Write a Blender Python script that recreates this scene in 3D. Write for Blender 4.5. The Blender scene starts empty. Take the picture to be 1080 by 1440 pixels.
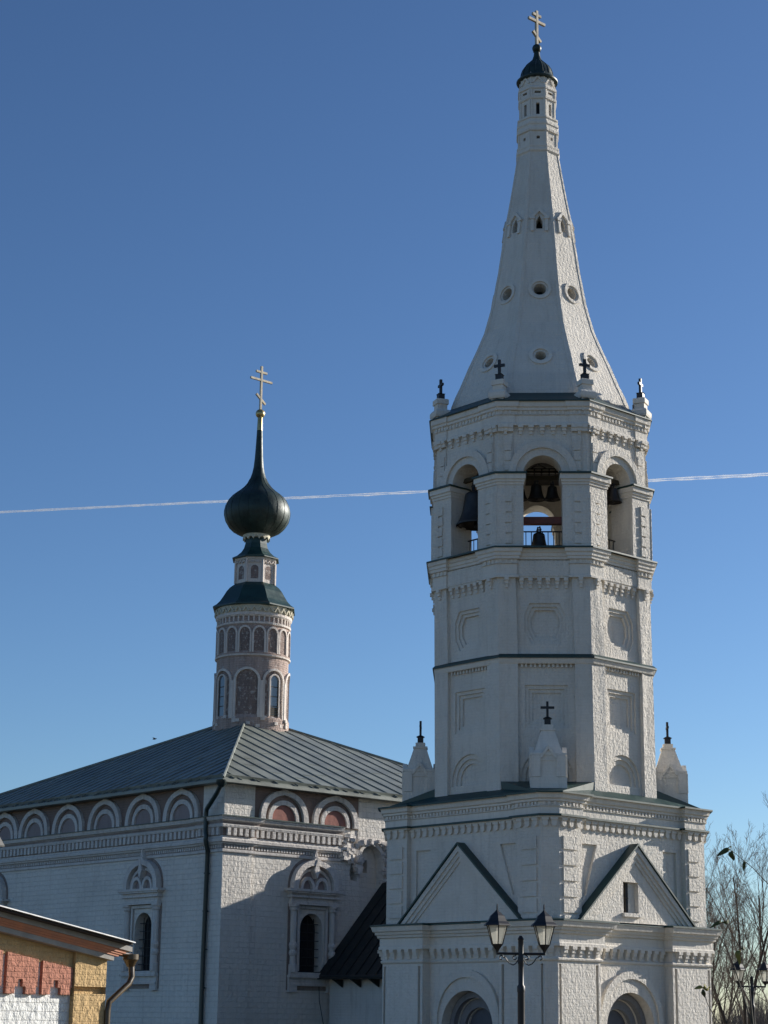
import bpy, bmesh, math, random
from mathutils import Vector, Matrix
from mathutils.geometry import tessellate_polygon
R = math.radians
random.seed(7)
S = bpy.context.scene
COL = S.collection
# ------------------------------------------------------------------ camera, sky, sun, exposure
cam = bpy.data.cameras.new('camera'); camo = bpy.data.objects.new('camera', cam); COL.objects.link(camo)
pitch, roll = R(15.0694), R(.749)
fw = Vector((0, math.cos(pitch), math.sin(pitch))); rt = Vector((1, 0, 0)); up = Vector((0, -math.sin(pitch), math.cos(pitch)))
r2 = rt*math.cos(roll) + up*math.sin(roll); u2 = -rt*math.sin(roll) + up*math.cos(roll)
camo.matrix_world = Matrix((( r2.x, u2.x, -fw.x, 0), (r2.y, u2.y, -fw.y, 0), (r2.z, u2.z, -fw.z, 1.6), (0, 0, 0, 1)))
cam.sensor_fit = 'VERTICAL'; cam.sensor_height = 36; cam.lens = 36*2671/1440
cam.clip_end = 20000; cam.clip_start = .1
S.camera = camo
SUN_EL, SUN_AZ = R(19), R(60.5)          # azimuth clockwise from +Y
w = bpy.data.worlds.new('World'); S.world = w; w.use_nodes = True
nt = w.node_tree; nt.nodes.clear()
out = nt.nodes.new('ShaderNodeOutputWorld'); bg = nt.nodes.new('ShaderNodeBackground'); sky = nt.nodes.new('ShaderNodeTexSky')
sky.sky_type = 'NISHITA'; sky.sun_disc = False; sky.sun_elevation = SUN_EL; sky.sun_rotation = SUN_AZ
sky.air_density = .9; sky.dust_density = .35; sky.ozone_density = 4; sky.altitude = 0
bg.inputs['Strength'].default_value = .0565
gm = nt.nodes.new('ShaderNodeGamma'); gm.inputs[1].default_value = 1.2
nt.links.new(sky.outputs[0], gm.inputs[0]); nt.links.new(gm.outputs[0], bg.inputs[0]); nt.links.new(bg.outputs[0], out.inputs[0])
sd = bpy.data.lights.new('sun', 'SUN'); sd.energy = 5.0; sd.angle = R(.5); sd.color = (1, .945, .86)
so = bpy.data.objects.new('sun', sd); COL.objects.link(so)
sv = Vector((math.sin(SUN_AZ)*math.cos(SUN_EL), math.cos(SUN_AZ)*math.cos(SUN_EL), math.sin(SUN_EL)))
so.rotation_euler = sv.to_track_quat('Z', 'Y').to_euler(); so.location = (30, 0, 40)
vs = S.view_settings; vs.view_transform = 'Standard'; vs.look = 'None'; vs.exposure = .62; vs.gamma = 1
S.cycles.max_bounces = 6

# ------------------------------------------------------------------ materials
def new_mat(name):
    m = bpy.data.materials.new(name); m.use_nodes = True
    t = m.node_tree; return m, t, t.nodes['Principled BSDF']
def N(t, kind, **kw):
    n = t.nodes.new(kind)
    for k, v in kw.items():
        if k in n.inputs: n.inputs[k].default_value = v
        else: setattr(n, k, v)
    return n
def ramp(t, fac, stops):
    r = t.nodes.new('ShaderNodeValToRGB'); e = r.color_ramp.elements
    while len(e) < len(stops): e.new(.5)
    for el, (p, c) in zip(e, stops): el.position = p; el.color = (*c, 1) if len(c) == 3 else c
    t.links.new(fac, r.inputs[0]); return r.outputs[0]
def mix(t, a, b, fac, mode='MIX'):
    n = t.nodes.new('ShaderNodeMix'); n.data_type = 'RGBA'; n.blend_type = mode
    for sock, val in ((n.inputs[0], fac), (n.inputs[6], a), (n.inputs[7], b)):
        if isinstance(val, (int, float)): sock.default_value = val
        elif isinstance(val, tuple): sock.default_value = (*val, 1)
        else: t.links.new(val, sock)
    return n.outputs[2]
def masonry(name, c1, c2, stain=(.3, .27, .24), lump=.03, brick=.008, stain_amt=.5, bw=.27, bh=.085, lump_scale=6.5, rough=.9, patch=None, spall=(.44, .36, .31)):
    """limewashed brick: soft lumps, faint courses, grime in streaks"""
    m, t, p = new_mat(name); L = t.links
    uv = N(t, 'ShaderNodeUVMap'); 
    tc = N(t, 'ShaderNodeTexCoord')
    mp = N(t, 'ShaderNodeMapping'); mp.inputs['Scale'].default_value = (1.25, .85, 1)
    L.new(uv.outputs[0], mp.inputs[0])
    n1 = N(t, 'ShaderNodeTexNoise', Scale=lump_scale, Detail=5.0, Roughness=.62); L.new(mp.outputs[0], n1.inputs['Vector'])
    n2 = N(t, 'ShaderNodeTexNoise', Scale=.55, Detail=6.0, Roughness=.65); L.new(uv.outputs[0], n2.inputs['Vector'])
    ms = N(t, 'ShaderNodeMapping'); ms.inputs['Scale'].default_value = (3.2, .34, 1); L.new(uv.outputs[0], ms.inputs[0])
    n3 = N(t, 'ShaderNodeTexNoise', Scale=1.6, Detail=6.0, Roughness=.7); L.new(ms.outputs[0], n3.inputs['Vector'])
    # wobble the brick lookup
    wob = N(t, 'ShaderNodeMix', data_type='VECTOR'); wob.inputs[0].default_value = .03
    L.new(uv.outputs[0], wob.inputs[4]); L.new(n1.outputs['Color'], wob.inputs[5])
    br = N(t, 'ShaderNodeTexBrick'); br.inputs['Scale'].default_value = 1; br.inputs['Brick Width'].default_value = bw
    br.inputs['Row Height'].default_value = bh; br.inputs['Mortar Size'].default_value = .011; br.inputs['Mortar Smooth'].default_value = .6
    br.inputs['Color1'].default_value = (1, 1, 1, 1); br.inputs['Color2'].default_value = (.72, .72, .72, 1); br.inputs['Mortar'].default_value = (.2, .2, .2, 1)
    L.new(wob.outputs[1], br.inputs['Vector'])
    col = mix(t, c1, c2, ramp(t, n2.outputs[0], [(.35, (0, 0, 0)), (.68, (1, 1, 1))]))
    if patch:
        n4 = N(t, 'ShaderNodeTexNoise', Scale=patch[1], Detail=8.0, Roughness=.75); L.new(uv.outputs[0], n4.inputs['Vector'])
        col = mix(t, col, patch[0], ramp(t, n4.outputs[0], [(patch[2], (0, 0, 0)), (patch[2]+.06, (1, 1, 1))]))
    st = ramp(t, n3.outputs[0], [(.50, (0, 0, 0)), (.74, (1, 1, 1))])
    sm = N(t, 'ShaderNodeMath', operation='MULTIPLY'); L.new(st, sm.inputs[0]); sm.inputs[1].default_value = stain_amt
    col = mix(t, col, stain, sm.outputs[0])
    n5 = N(t, 'ShaderNodeTexNoise', Scale=1.3, Detail=9.0, Roughness=.72); L.new(uv.outputs[0], n5.inputs['Vector'])
    col = mix(t, col, spall, ramp(t, n5.outputs[0], [(.70, (0, 0, 0)), (.725, (1, 1, 1))]))
    col = mix(t, col, br.outputs['Color'], .06, 'MULTIPLY')
    L.new(col, p.inputs['Base Color']); p.inputs['Roughness'].default_value = rough
    p.inputs['Specular IOR Level'].default_value = .25
    b1 = N(t, 'ShaderNodeBump'); b1.inputs['Distance'].default_value = lump; L.new(n1.outputs[0], b1.inputs['Height'])
    b2 = N(t, 'ShaderNodeBump'); b2.inputs['Distance'].default_value = brick; L.new(br.outputs['Color'], b2.inputs['Height'])
    L.new(b1.outputs[0], b2.inputs['Normal']); L.new(b2.outputs[0], p.inputs['Normal'])
    return m
def paint(name, c, rough=.5, metal=0., var=.25, bump=.0, scale=4., spec=.5):
    m, t, p = new_mat(name); L = t.links
    tc = N(t, 'ShaderNodeTexCoord')
    n = N(t, 'ShaderNodeTexNoise', Scale=scale, Detail=6.0, Roughness=.65); L.new(tc.outputs['Object'], n.inputs['Vector'])
    dk = tuple(x*(1-var) for x in c); lt = tuple(min(1, x*(1+var)) for x in c)
    L.new(ramp(t, n.outputs[0], [(.3, dk), (.7, lt)]), p.inputs['Base Color'])
    p.inputs['Roughness'].default_value = rough; p.inputs['Metallic'].default_value = metal; p.inputs['Specular IOR Level'].default_value = spec
    L.new(ramp(t, n.outputs[0], [(.2, (rough*.8,)*3), (.8, (min(1, rough*1.2),)*3)]), p.inputs['Roughness'])
    if bump:
        b = N(t, 'ShaderNodeBump'); b.inputs['Distance'].default_value = bump; L.new(n.outputs[0], b.inputs['Height']); L.new(b.outputs[0], p.inputs['Normal'])
    return m
M = {}
M['white'] = masonry('limewashed_masonry', (.73, .685, .615), (.64, .60, .535), (.48, .44, .39), lump=.055, brick=.004, lump_scale=8.5)
M['white_trim'] = masonry('limewashed_trim', (.74, .695, .62), (.65, .605, .54), (.46, .42, .37), lump=.03, brick=.0, stain_amt=.45)
M['church'] = masonry('whitewashed_brick', (.75, .71, .65), (.66, .62, .565), (.42, .38, .35), lump=.055, brick=.016, stain_amt=.4, bw=.34, bh=.165)
M['church_trim'] = masonry('worn_white_trim', (.68, .65, .615), (.56, .515, .475), (.25, .20, .17), lump=.03, brick=.008, stain_amt=.6)
M['frieze_brown'] = masonry('brown_frieze_brick', (.27, .195, .165), (.20, .15, .13), (.10, .08, .07), lump=.02, brick=.01)
M['worn_shade_brown'] = masonry('worn_shade_brick', (.22, .165, .14), (.33, .28, .25), (.12, .095, .085), lump=.03, brick=.012, stain_amt=.6)  # exposed brick, its dark colour also painting shade into the recesses
M['niche_dark'] = masonry('dark_niche_brick', (.27, .20, .175), (.20, .155, .14), (.10, .085, .075), lump=.05, brick=.014, stain_amt=.6, patch=((.48, .43, .39), 5, .53))
M['tympanum_red'] = masonry('faded_red_plaster', (.36, .15, .12), (.28, .14, .12), (.2, .12, .1), lump=.015, brick=.0)
M['tympanum_grey'] = masonry('faded_pink_plaster', (.33, .27, .26), (.27, .22, .215), (.2, .16, .15), lump=.015, brick=.0)
M['drum'] = masonry('weathered_pink_brick', (.47, .36, .31), (.36, .275, .24), (.15, .12, .105), lump=.05, brick=.016, stain_amt=.7, patch=((.50, .45, .42), 5.5, .56))
M['drum_trim'] = masonry('weathered_drum_trim', (.70, .64, .585), (.58, .51, .46), (.24, .19, .15), lump=.03, brick=.004, stain_amt=.6)
M['cream'] = masonry('cream_cornice', (.62, .58, .46), (.5, .46, .36), (.2, .17, .12), lump=.02, brick=.0)
M['annex'] = masonry('grey_lime_plaster', (.66, .65, .62), (.55, .54, .51), (.3, .28, .25), lump=.02, brick=.004)
M['gate_white'] = masonry('rough_white_brick', (.78, .78, .75), (.70, .70, .67), (.4, .38, .35), lump=.07, brick=.012, bw=.3, bh=.14, lump_scale=7, stain_amt=.2)
M['gate_red'] = masonry('red_brick_paint', (.48, .215, .15), (.40, .175, .12), (.3, .16, .12), lump=.06, brick=.01, lump_scale=7)
M['gate_yellow'] = masonry('ochre_stucco', (.58, .40, .20), (.51, .35, .17), (.3, .22, .1), lump=.07, brick=.006, lump_scale=9)
M['roof'] = paint('aged_green_roof_metal', (.19, .205, .18), rough=.46, metal=.1, var=.3, bump=.012, scale=.9)
M['green'] = paint('dark_green_flashing', (.012, .040, .036), rough=.45, var=.3)
M['dome'] = paint('dark_green_dome_copper', (.016, .032, .027), rough=.5, metal=.2, var=.5, bump=.015, scale=3)
M['annex_roof'] = paint('black_roof_metal', (.011, .015, .016), rough=.6, var=.25)
M['iron'] = paint('black_iron', (.012, .012, .014), rough=.5, var=.3)
M['bronze'] = paint('dark_bell_bronze', (.035, .032, .03), rough=.45, metal=.5, var=.35)
M['gold'] = paint('dull_gilded_metal', (.48, .37, .17), rough=.35, metal=.85, var=.2)
M['crossgrey'] = paint('weathered_gilded_cross', (.42, .36, .26), rough=.45, metal=.4, var=.25)
M['timber'] = paint('dark_timber', (.05, .035, .016), rough=.8, var=.4, bump=.01)
M['redbeam'] = paint('rust_red_beam', (.16, .045, .03), rough=.6, var=.3)
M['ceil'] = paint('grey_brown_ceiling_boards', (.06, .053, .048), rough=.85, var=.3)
M['whitebeam'] = paint('white_painted_beam', (.6, .58, .53), rough=.7, var=.15)
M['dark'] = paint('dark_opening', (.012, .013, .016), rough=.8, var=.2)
M['door'] = paint('blue_grey_door', (.085, .09, .11), rough=.6, var=.2)
M['doorstone'] = masonry('grey_portal_stone', (.26, .26, .27), (.2, .2, .21), (.1, .1, .1), lump=.015, brick=.0)
M['pipe'] = paint('dark_green_pipe', (.012, .026, .026), rough=.35, var=.25)
M['brownpipe'] = paint('brown_pipe', (.06, .038, .016), rough=.3, var=.2)
M['fascia'] = paint('grey_weathered_board', (.30, .28, .255), rough=.8, var=.25, bump=.01)
M['redmould'] = paint('red_brown_moulding', (.44, .15, .06), rough=.6, var=.2)
M['galv'] = paint('pale_roof_edge_metal', (.62, .62, .62), rough=.4, metal=.3, var=.1)
M['bark'] = paint('dark_bark', (.045, .036, .030), rough=.9, var=.35)
M['twig'] = paint('brown_grey_twigs', (.13, .105, .085), rough=.9, var=.35)
M['leaf'] = paint('olive_leaf', (.05, .065, .02), rough=.8, var=.4)
M['leafy'] = paint('yellow_green_leaf', (.22, .20, .04), rough=.8, var=.3)
M['stem'] = paint('green_brown_stem', (.055, .048, .032), rough=.8, var=.3)
M['bird'] = paint('dark_feathers', (.02, .02, .022), rough=.7)
def glass_dark(name, c, rough=.08):
    m, t, p = new_mat(name); p.inputs['Base Color'].default_value = (*c, 1); p.inputs['Roughness'].default_value = rough; p.inputs['Specular IOR Level'].default_value = .8
    return m
M['glass'] = glass_dark('dark_window_glass', (.02, .024, .03)); M['glassblue'] = glass_dark('sky_tinted_glass', (.16, .19, .22), .12)  # glassblue: reflected sky is put into the base colour
def milky():
    m, t, p = new_mat('milky_lamp_glass'); L = t.links
    d = N(t, 'ShaderNodeBsdfDiffuse'); d.inputs[0].default_value = (.72, .70, .62, 1)
    tr = N(t, 'ShaderNodeBsdfTranslucent'); tr.inputs[0].default_value = (.75, .73, .64, 1)
    tp = N(t, 'ShaderNodeBsdfTransparent')
    mx = N(t, 'ShaderNodeMixShader'); mx.inputs[0].default_value = .55; L.new(d.outputs[0], mx.inputs[1]); L.new(tr.outputs[0], mx.inputs[2])
    m2 = N(t, 'ShaderNodeMixShader'); m2.inputs[0].default_value = .3; L.new(mx.outputs[0], m2.inputs[1]); L.new(tp.outputs[0], m2.inputs[2])
    L.new(m2.outputs[0], t.nodes['Material Output'].inputs[0]); return m
M['milk'] = milky()
def contrail_mat():
    m, t, p = new_mat('contrail_ice'); L = t.links
    tc = N(t, 'ShaderNodeTexCoord')
    n = N(t, 'ShaderNodeTexNoise', Scale=.03, Detail=6.0, Roughness=.7); L.new(tc.outputs['Object'], n.inputs['Vector'])
    d = N(t, 'ShaderNodeBsdfDiffuse'); d.inputs[0].default_value = (.9, .92, .95, 1)
    tl = N(t, 'ShaderNodeBsdfTranslucent'); tl.inputs[0].default_value = (.9, .92, .95, 1)
    mm = N(t, 'ShaderNodeMixShader'); mm.inputs[0].default_value = .5; L.new(d.outputs[0], mm.inputs[1]); L.new(tl.outputs[0], mm.inputs[2])
    tp = N(t, 'ShaderNodeBsdfTransparent'); mx = N(t, 'ShaderNodeMixShader')
    L.new(ramp(t, n.outputs[0], [(.3, (.12,)*3), (.65, (.5,)*3)]), mx.inputs[0])
    L.new(tp.outputs[0], mx.inputs[1]); L.new(mm.outputs[0], mx.inputs[2])
    L.new(mx.outputs[0], t.nodes['Material Output'].inputs[0]); return m
M['contrail'] = contrail_mat()
def ground_mat():
    m, t, p = new_mat('autumn_grass_ground'); L = t.links
    tc = N(t, 'ShaderNodeTexCoord'); n = N(t, 'ShaderNodeTexNoise', Scale=.4, Detail=8.0, Roughness=.7); L.new(tc.outputs['Object'], n.inputs['Vector'])
    L.new(ramp(t, n.outputs[0], [(.3, (.06, .055, .03)), (.55, (.11, .09, .055)), (.75, (.15, .125, .085))]), p.inputs['Base Color'])
    p.inputs['Roughness'].default_value = .95
    b = N(t, 'ShaderNodeBump'); b.inputs['Distance'].default_value = .05; L.new(n.outputs[0], b.inputs['Height']); L.new(b.outputs[0], p.inputs['Normal'])
    return m
M['ground'] = ground_mat()

# ------------------------------------------------------------------ mesh helpers
Z = Vector((0, 0, 1))
class Face:
    """a wall plane: point(s,z,d) = o + t s + u z + n d"""
    def __init__(self, o, n, u=Z):
        self.o = Vector(o); self.n = Vector(n).normalized(); self.u = Vector(u).normalized(); self.t = self.u.cross(self.n).normalized()
    def p(self, s, z, d=0): return self.o + self.t*s + self.u*z + self.n*d
def quad(bm, pts):
    try: return bm.faces.new([bm.verts.new(p) for p in pts])
    except ValueError: return None
def tess(bm, F, loops, d, back=False):
    pts = [[F.p(s, z, d) for s, z in l] for l in loops]
    flat = [bm.verts.new(p) for l in pts for p in l]
    for tri in tessellate_polygon(pts):
        try: f = bm.faces.new([flat[i] for i in tri])
        except ValueError: continue
        f.normal_update()
        if f.normal.dot(F.n)*(-1 if back else 1) < 0: f.normal_flip()
def skirt(bm, F, poly, d0, d1):
    n = len(poly)
    for i in range(n):
        a, b = poly[i], poly[(i+1) % n]
        quad(bm, [F.p(*a, d0), F.p(*b, d0), F.p(*b, d1), F.p(*a, d1)])
def relief(bm, F, outline, holes=(), d=0):
    """flat wall with recesses; a hole is (poly, depth, nested holes) ; depth None leaves it open"""
    tess(bm, F, [outline]+[h[0] for h in holes], d)
    for h in holes:
        poly, dep = h[0], h[1]
        if dep is None: continue
        if dep < 0:        # through hole of that thickness, no back
            skirt(bm, F, poly, d, d+dep); continue
        skirt(bm, F, poly, d, d-dep)
        relief(bm, F, poly, h[2] if len(h) > 2 else (), d-dep)
def prism(bm, F, poly, d0, d1, back=False):
    tess(bm, F, [poly], d1); skirt(bm, F, poly, d0, d1)
    if back: tess(bm, F, [poly], d0, True)
def boxf(bm, F, s0, s1, z0, z1, d0, d1): prism(bm, F, [(s0, z0), (s1, z0), (s1, z1), (s0, z1)], d0, d1, True)
def box(bm, c, s, rot=0):
    F = Face(c, (math.sin(rot), -math.cos(rot), 0)); boxf(bm, F, -s[0]/2, s[0]/2, -s[2]/2, s[2]/2, -s[1]/2, s[1]/2)
def rect(s0, s1, z0, z1): return [(s0, z0), (s1, z0), (s1, z1), (s0, z1)]
def arch(c, hw, z0, zs, n=14, rz=None):
    """round-headed outline: springing zs, half width hw"""
    rz = rz or hw
    return [(c-hw, z0), (c+hw, z0)] + [(c+hw*math.cos(math.pi*i/n), zs+rz*math.sin(math.pi*i/n)) for i in range(n+1)]
def circ(c, z, r, n=20): return [(c+r*math.cos(2*math.pi*i/n), z+r*math.sin(2*math.pi*i/n)) for i in range(n)]
def keel(c, z, r, h, n=24, tip=.28):
    """ogee (keel) arch curve from right foot to left foot"""
    o = []
    for i in range(n+1):
        a = math.pi*i/n; x = math.cos(a); y = math.sin(a)**.82
        pk = max(0, 1-abs(x)/.22)
        o.append((c+r*x, z + h*(y*(1-tip) + tip*pk**1.6*1.0 + (tip*.35*y*(1-pk)))))
    return o
def band(bm, F, outer, inner, d0, d1):
    """raised strip between two open curves with the same number of points"""
    n = len(outer)
    for i in range(n-1):
        a, b, c, e = outer[i], outer[i+1], inner[i+1], inner[i]
        quad(bm, [F.p(*a, d1), F.p(*b, d1), F.p(*c, d1), F.p(*e, d1)])
        quad(bm, [F.p(*a, d0), F.p(*b, d0), F.p(*b, d1), F.p(*a, d1)])
        quad(bm, [F.p(*e, d1), F.p(*c, d1), F.p(*c, d0), F.p(*e, d0)])
    for a, e in ((outer[0], inner[0]), (outer[-1], inner[-1])):
        quad(bm, [F.p(*a, d0), F.p(*a, d1), F.p(*e, d1), F.p(*e, d0)])
def arc(c, zs, r, n=20, a0=0, a1=180, rz=None):
    rz = rz or r
    return [(c+r*math.cos(R(a0+(a1-a0)*i/n)), zs+rz*math.sin(R(a0+(a1-a0)*i/n))) for i in range(n+1)]
def offset_plan(plan, d):
    n = len(plan); o = []
    for i in range(n):
        p0, p1, p2 = Vector(plan[i-1]), Vector(plan[i]), Vector(plan[(i+1) % n])
        e1 = (p1-p0).normalized(); e2 = (p2-p1).normalized()
        n1 = Vector((e1.y, -e1.x)); n2 = Vector((e2.y, -e2.x))
        b = n1+n2; k = d*2/max(.3, b.length_squared)
        o.append(p1 + b*k)
    return o
def sweep(bm, plan, prof, cap=False):
    rings = [[bm.verts.new((q.x, q.y, z)) for q in offset_plan(plan, d)] for d, z in prof]
    n = len(plan)
    for a, b in zip(rings, rings[1:]):
        for i in range(n):
            j = (i+1) % n; bm.faces.new((a[i], a[j], b[j], b[i]))
    if cap: bm.faces.new(rings[-1])
def sweep_open(bm, pts, prof):
    """pts 2D open path, outward = right-hand side"""
    rings = []
    n = len(pts)
    for d, z in prof:
        ring = []
        for i in range(n):
            p1 = Vector(pts[i])
            e1 = (p1-Vector(pts[i-1])).normalized() if i > 0 else None
            e2 = (Vector(pts[i+1])-p1).normalized() if i < n-1 else None
            n1 = Vector((e1.y, -e1.x)) if e1 else None; n2 = Vector((e2.y, -e2.x)) if e2 else None
            if n1 is None: n1 = n2
            if n2 is None: n2 = n1
            b = n1+n2; q = p1 + b*(2*d/b.length_squared); ring.append(bm.verts.new((q.x, q.y, z)))
        rings.append(ring)
    for a, b in zip(rings, rings[1:]):
        for i in range(n-1): bm.faces.new((a[i], a[i+1], b[i+1], b[i]))
    for i in (0, n-1):
        try: bm.faces.new([r_[i] for r_ in rings])
        except ValueError: pass
def lathe(bm, prof, n=32, c=(0, 0), ph=0, k=1., cap=True):
    """prof (r,z); k scales r to the circumradius for polygons"""
    rings = []
    for r, z in prof:
        rings.append([bm.verts.new((c[0]+r*k*math.cos(ph+2*math.pi*i/n), c[1]+r*k*math.sin(ph+2*math.pi*i/n), z)) for i in range(n)])
    for a, b in zip(rings, rings[1:]):
        for i in range(n):
            j = (i+1) % n; bm.faces.new((a[i], a[j], b[j], b[i]))
    if cap:
        bm.faces.new(rings[-1]); bm.faces.new(list(reversed(rings[0])))
def tube(bm, pts, rad, n=8, cap=True):
    pts = [Vector(p) for p in pts]; rads = rad if isinstance(rad, (list, tuple)) else [rad]*len(pts)
    rings = []; ref = None
    for i, p in enumerate(pts):
        d = (pts[min(i+1, len(pts)-1)]-pts[max(i-1, 0)]).normalized()
        if ref is None: ref = d.orthogonal().normalized()
        ref = (ref - d*ref.dot(d))
        ref = ref.normalized() if ref.length > 1e-6 else d.orthogonal().normalized()
        b = d.cross(ref)
        rings.append([bm.verts.new(p + (ref*math.cos(2*math.pi*k/n)+b*math.sin(2*math.pi*k/n))*rads[i]) for k in range(n)])
    for a, b in zip(rings, rings[1:]):
        for i in range(n):
            j = (i+1) % n; bm.faces.new((a[i], a[j], b[j], b[i]))
    if cap:
        bm.faces.new(rings[-1]); bm.faces.new(list(reversed(rings[0])))
def ball(bm, c, r, n=16):
    lathe_at = [(r*math.sin(math.pi*i/10)+1e-4, c[2]-r*math.cos(math.pi*i/10)) for i in range(11)]
    lathe(bm, lathe_at, n, (c[0], c[1]))
def obj(name, bm, mat, parent=None, smooth=False, warp=None, loc=None):
    if warp:
        for v in bm.verts: warp(v)
    if smooth:
        bmesh.ops.remove_doubles(bm, verts=bm.verts, dist=1e-5)
        for f in bm.faces: f.smooth = True
    bm.normal_update()
    uvl = bm.loops.layers.uv.new('UVMap')
    for f in bm.faces:
        n = f.normal
        if abs(n.z) > .9: t, u = Vector((1, 0, 0)), Vector((0, 1, 0))
        else:
            t = Z.cross(n).normalized(); u = n.cross(t)
        # snap tangents so that neighbouring facets of one wall keep continuous coordinates
        off = 3.7*round(math.atan2(n.y, n.x)/R(15))
        for l in f.loops:
            l[uvl].uv = (l.vert.co.dot(t)+off, l.vert.co.dot(u))
    me = bpy.data.meshes.new(name); bm.to_mesh(me); bm.free()
    if smooth:
        try: me.set_sharp_from_angle(angle=R(38))
        except Exception: pass
    me.materials.append(mat)
    o = bpy.data.objects.new(name, me); COL.objects.link(o)
    if parent: o.parent = parent
    if loc: o.location = loc
    return o
def BM(): return bmesh.new()
def tag(o, label, cat=None, group=None, kind=None):
    if label: o['label'] = label
    if cat: o['category'] = cat
    if group: o['group'] = group
    if kind: o['kind'] = kind
    return o
def thing(name, label, cat, loc=(0, 0, 0), rz=0, group=None):
    o = bpy.data.objects.new(name, None); COL.objects.link(o); o.location = loc; o.rotation_euler = (0, 0, rz); o.empty_display_size = .2
    return tag(o, label, cat, group)
def copy_tree(o, parent=None):
    c = o.copy(); COL.objects.link(c)
    if parent: c.parent = parent
    for ch in [x for x in bpy.data.objects if x.parent == o]: copy_tree(ch, c)
    return c

# ------------------------------------------------------------------ ground
bm = BM(); n = 64
vsr = [bm.verts.new((9000*math.cos(2*math.pi*i/n), 9000*math.sin(2*math.pi*i/n), 0)) for i in range(n)]; bm.faces.new(vsr)
tag(obj('ground', bm, M['ground']), None, kind='structure')

# ------------------------------------------------------------------ bell tower
AZ = R(48.137); O0 = Vector((4.792, 55.795, 0)); ROT = -AZ
XW = Vector((math.cos(AZ), -math.sin(AZ), 0)); YW = Vector((math.sin(AZ), math.cos(AZ), 0))
def W(x, y, z=0): return O0 + XW*x + YW*y + Z*z
tower = thing('bell_tower', 'tall white octagonal bell tower with a flared tent spire above a square base', 'bell tower', O0, ROT)
LAT = Vector((math.cos(R(45)), math.sin(R(45)), 0))        # viewer's right in tower coordinates
def lean(v):
    if v.co.z > 12: v.co -= LAT*.055*min(1, (v.co.z-12)/2)*(1 if v.co.z < 20 else max(.25, 1-(v.co.z-20)/8))
def sqf(k, h=0): a = R(90*k); n = Vector((math.cos(a), math.sin(a), 0)); return Face(n*h, n)
def ocf(k, h=0): a = R(45*k); n = Vector((math.cos(a), math.sin(a), 0)); return Face(n*h, n)
def sqplan(parts):
    o = []
    for k in range(4):
        F = sqf(k)
        for s, h in parts: q = F.p(s, 0, h); o.append((q.x, q.y))
    return o
def ocplan(parts):
    o = []
    for k in range(8):
        F = ocf(k)
        for s, h in parts: q = F.p(s, 0, h); o.append((q.x, q.y))
    return o
def segs(plan):
    n = len(plan)
    for i in range(n):
        a = Vector((*plan[i], 0)); b = Vector((*plan[(i+1) % n], 0)); e = (b-a)
        yield Face((a+b)/2, Vector((e.y, -e.x, 0))), e.length
def corbels(bm, plan, step, wd, rows, mn=.35, margin=.05):
    """rows of stepped brick corbels: rows = [(z0,z1,depth,width factor)]"""
    for F, L in segs(plan):
        if L < mn: continue
        n = max(1, int((L-2*margin)/step)); st = (L-2*margin)/n
        for i in range(n):
            s = -L/2+margin+st*(i+.5)+random.uniform(-.008, .008)
            for z0, z1, d, f in rows: boxf(bm, F, s-wd*f/2, s+wd*f/2, z0, z1, -.03, d*random.uniform(.92, 1.05))
# --- first storey
P1, PF, W1 = 3.42, 3.12, 3.17
plan1 = sqplan([(-W1, P1), (-1.5, P1), (-1.5, PF), (1.5, PF), (1.5, P1), (W1, P1)])
bm = BM()
for k in range(4):
    F = sqf(k)
    relief(bm, F, rect(-1.5, 1.5, 0, 3.7), [(arch(0, 1.0, .0001, 1.5), .42, [(arch(0, .8, .0002, 1.5), .16, [(arch(0, .58, .0003, 1.46), .14)])])], PF)
    band(bm, F, [(1.28, 0)]+arc(0, 1.78, 1.28)+[(-1.28, 0)], [(1.12, 0)]+arc(0, 1.74, 1.12)+[(-1.12, 0)], PF-.01, PF+.1)
    band(bm, F, [(1.12, 0)]+arc(0, 1.74, 1.12)+[(-1.12, 0)], [(1.0, 0)]+arc(0, 1.5, 1.0)+[(-1.0, 0)], PF-.01, PF+.04)
    for sg in (-1, 1):
        # pier with a recessed groove and a thin roll at each edge
        a, b = (1.5, W1)
        pl = lambda s0, s1: (sg*s0, sg*s1) if sg > 0 else (-s1, -s0)
        s0, s1 = pl(a+.21, b-.16)
        relief(bm, F, rect(*pl(a, b), 0, 3.7), [(rect(*pl(a+.09, a+.19), 0.0001, 3.17), .10), (rect(*pl(b-.13, b-.05), 0.0001, 3.17), .10)], P1)
        q = sorted((sg*a, sg*a))
        quad(bm, [F.p(sg*a, 0, PF), F.p(sg*a, 3.7, PF), F.p(sg*a, 3.7, P1), F.p(sg*a, 0, P1)])
    G = sqf(k+1)
    quad(bm, [F.p(W1, 0, P1), G.p(-W1, 0, P1), G.p(-W1, 3.7, P1), F.p(W1, 3.7, P1)])
obj('base_wall', bm, M['white'], tower)
bm = BM()
sweep(bm, plan1, [(-.01, 3.22), (.05, 3.27), (.06, 3.31), (.02, 3.34), (.0, 3.36)])
sweep(bm, plan1, [(0, 3.63), (.12, 3.63), (.12, 3.70), (.09, 3.73), (.09, 3.94), (.16, 3.96), (.17, 4.02), (.22, 4.04), (.24, 4.11), (.30, 4.13), (.345, 4.25), (.345, 4.28), (-.2, 4.28)])
corbels(bm, plan1, .27, .165, [(3.545, 3.632, .15, 1), (3.455, 3.547, .11, .86), (3.365, 3.457, .065, .62)])
obj('base_cornice', bm, M['white_trim'], tower)
bm = BM(); sweep(bm, plan1, [(.33, 4.272), (.375, 4.266), (.375, 4.31), (-.18, 4.37)]); obj('base_cornice_flashing', bm, M['green'], tower)
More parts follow.
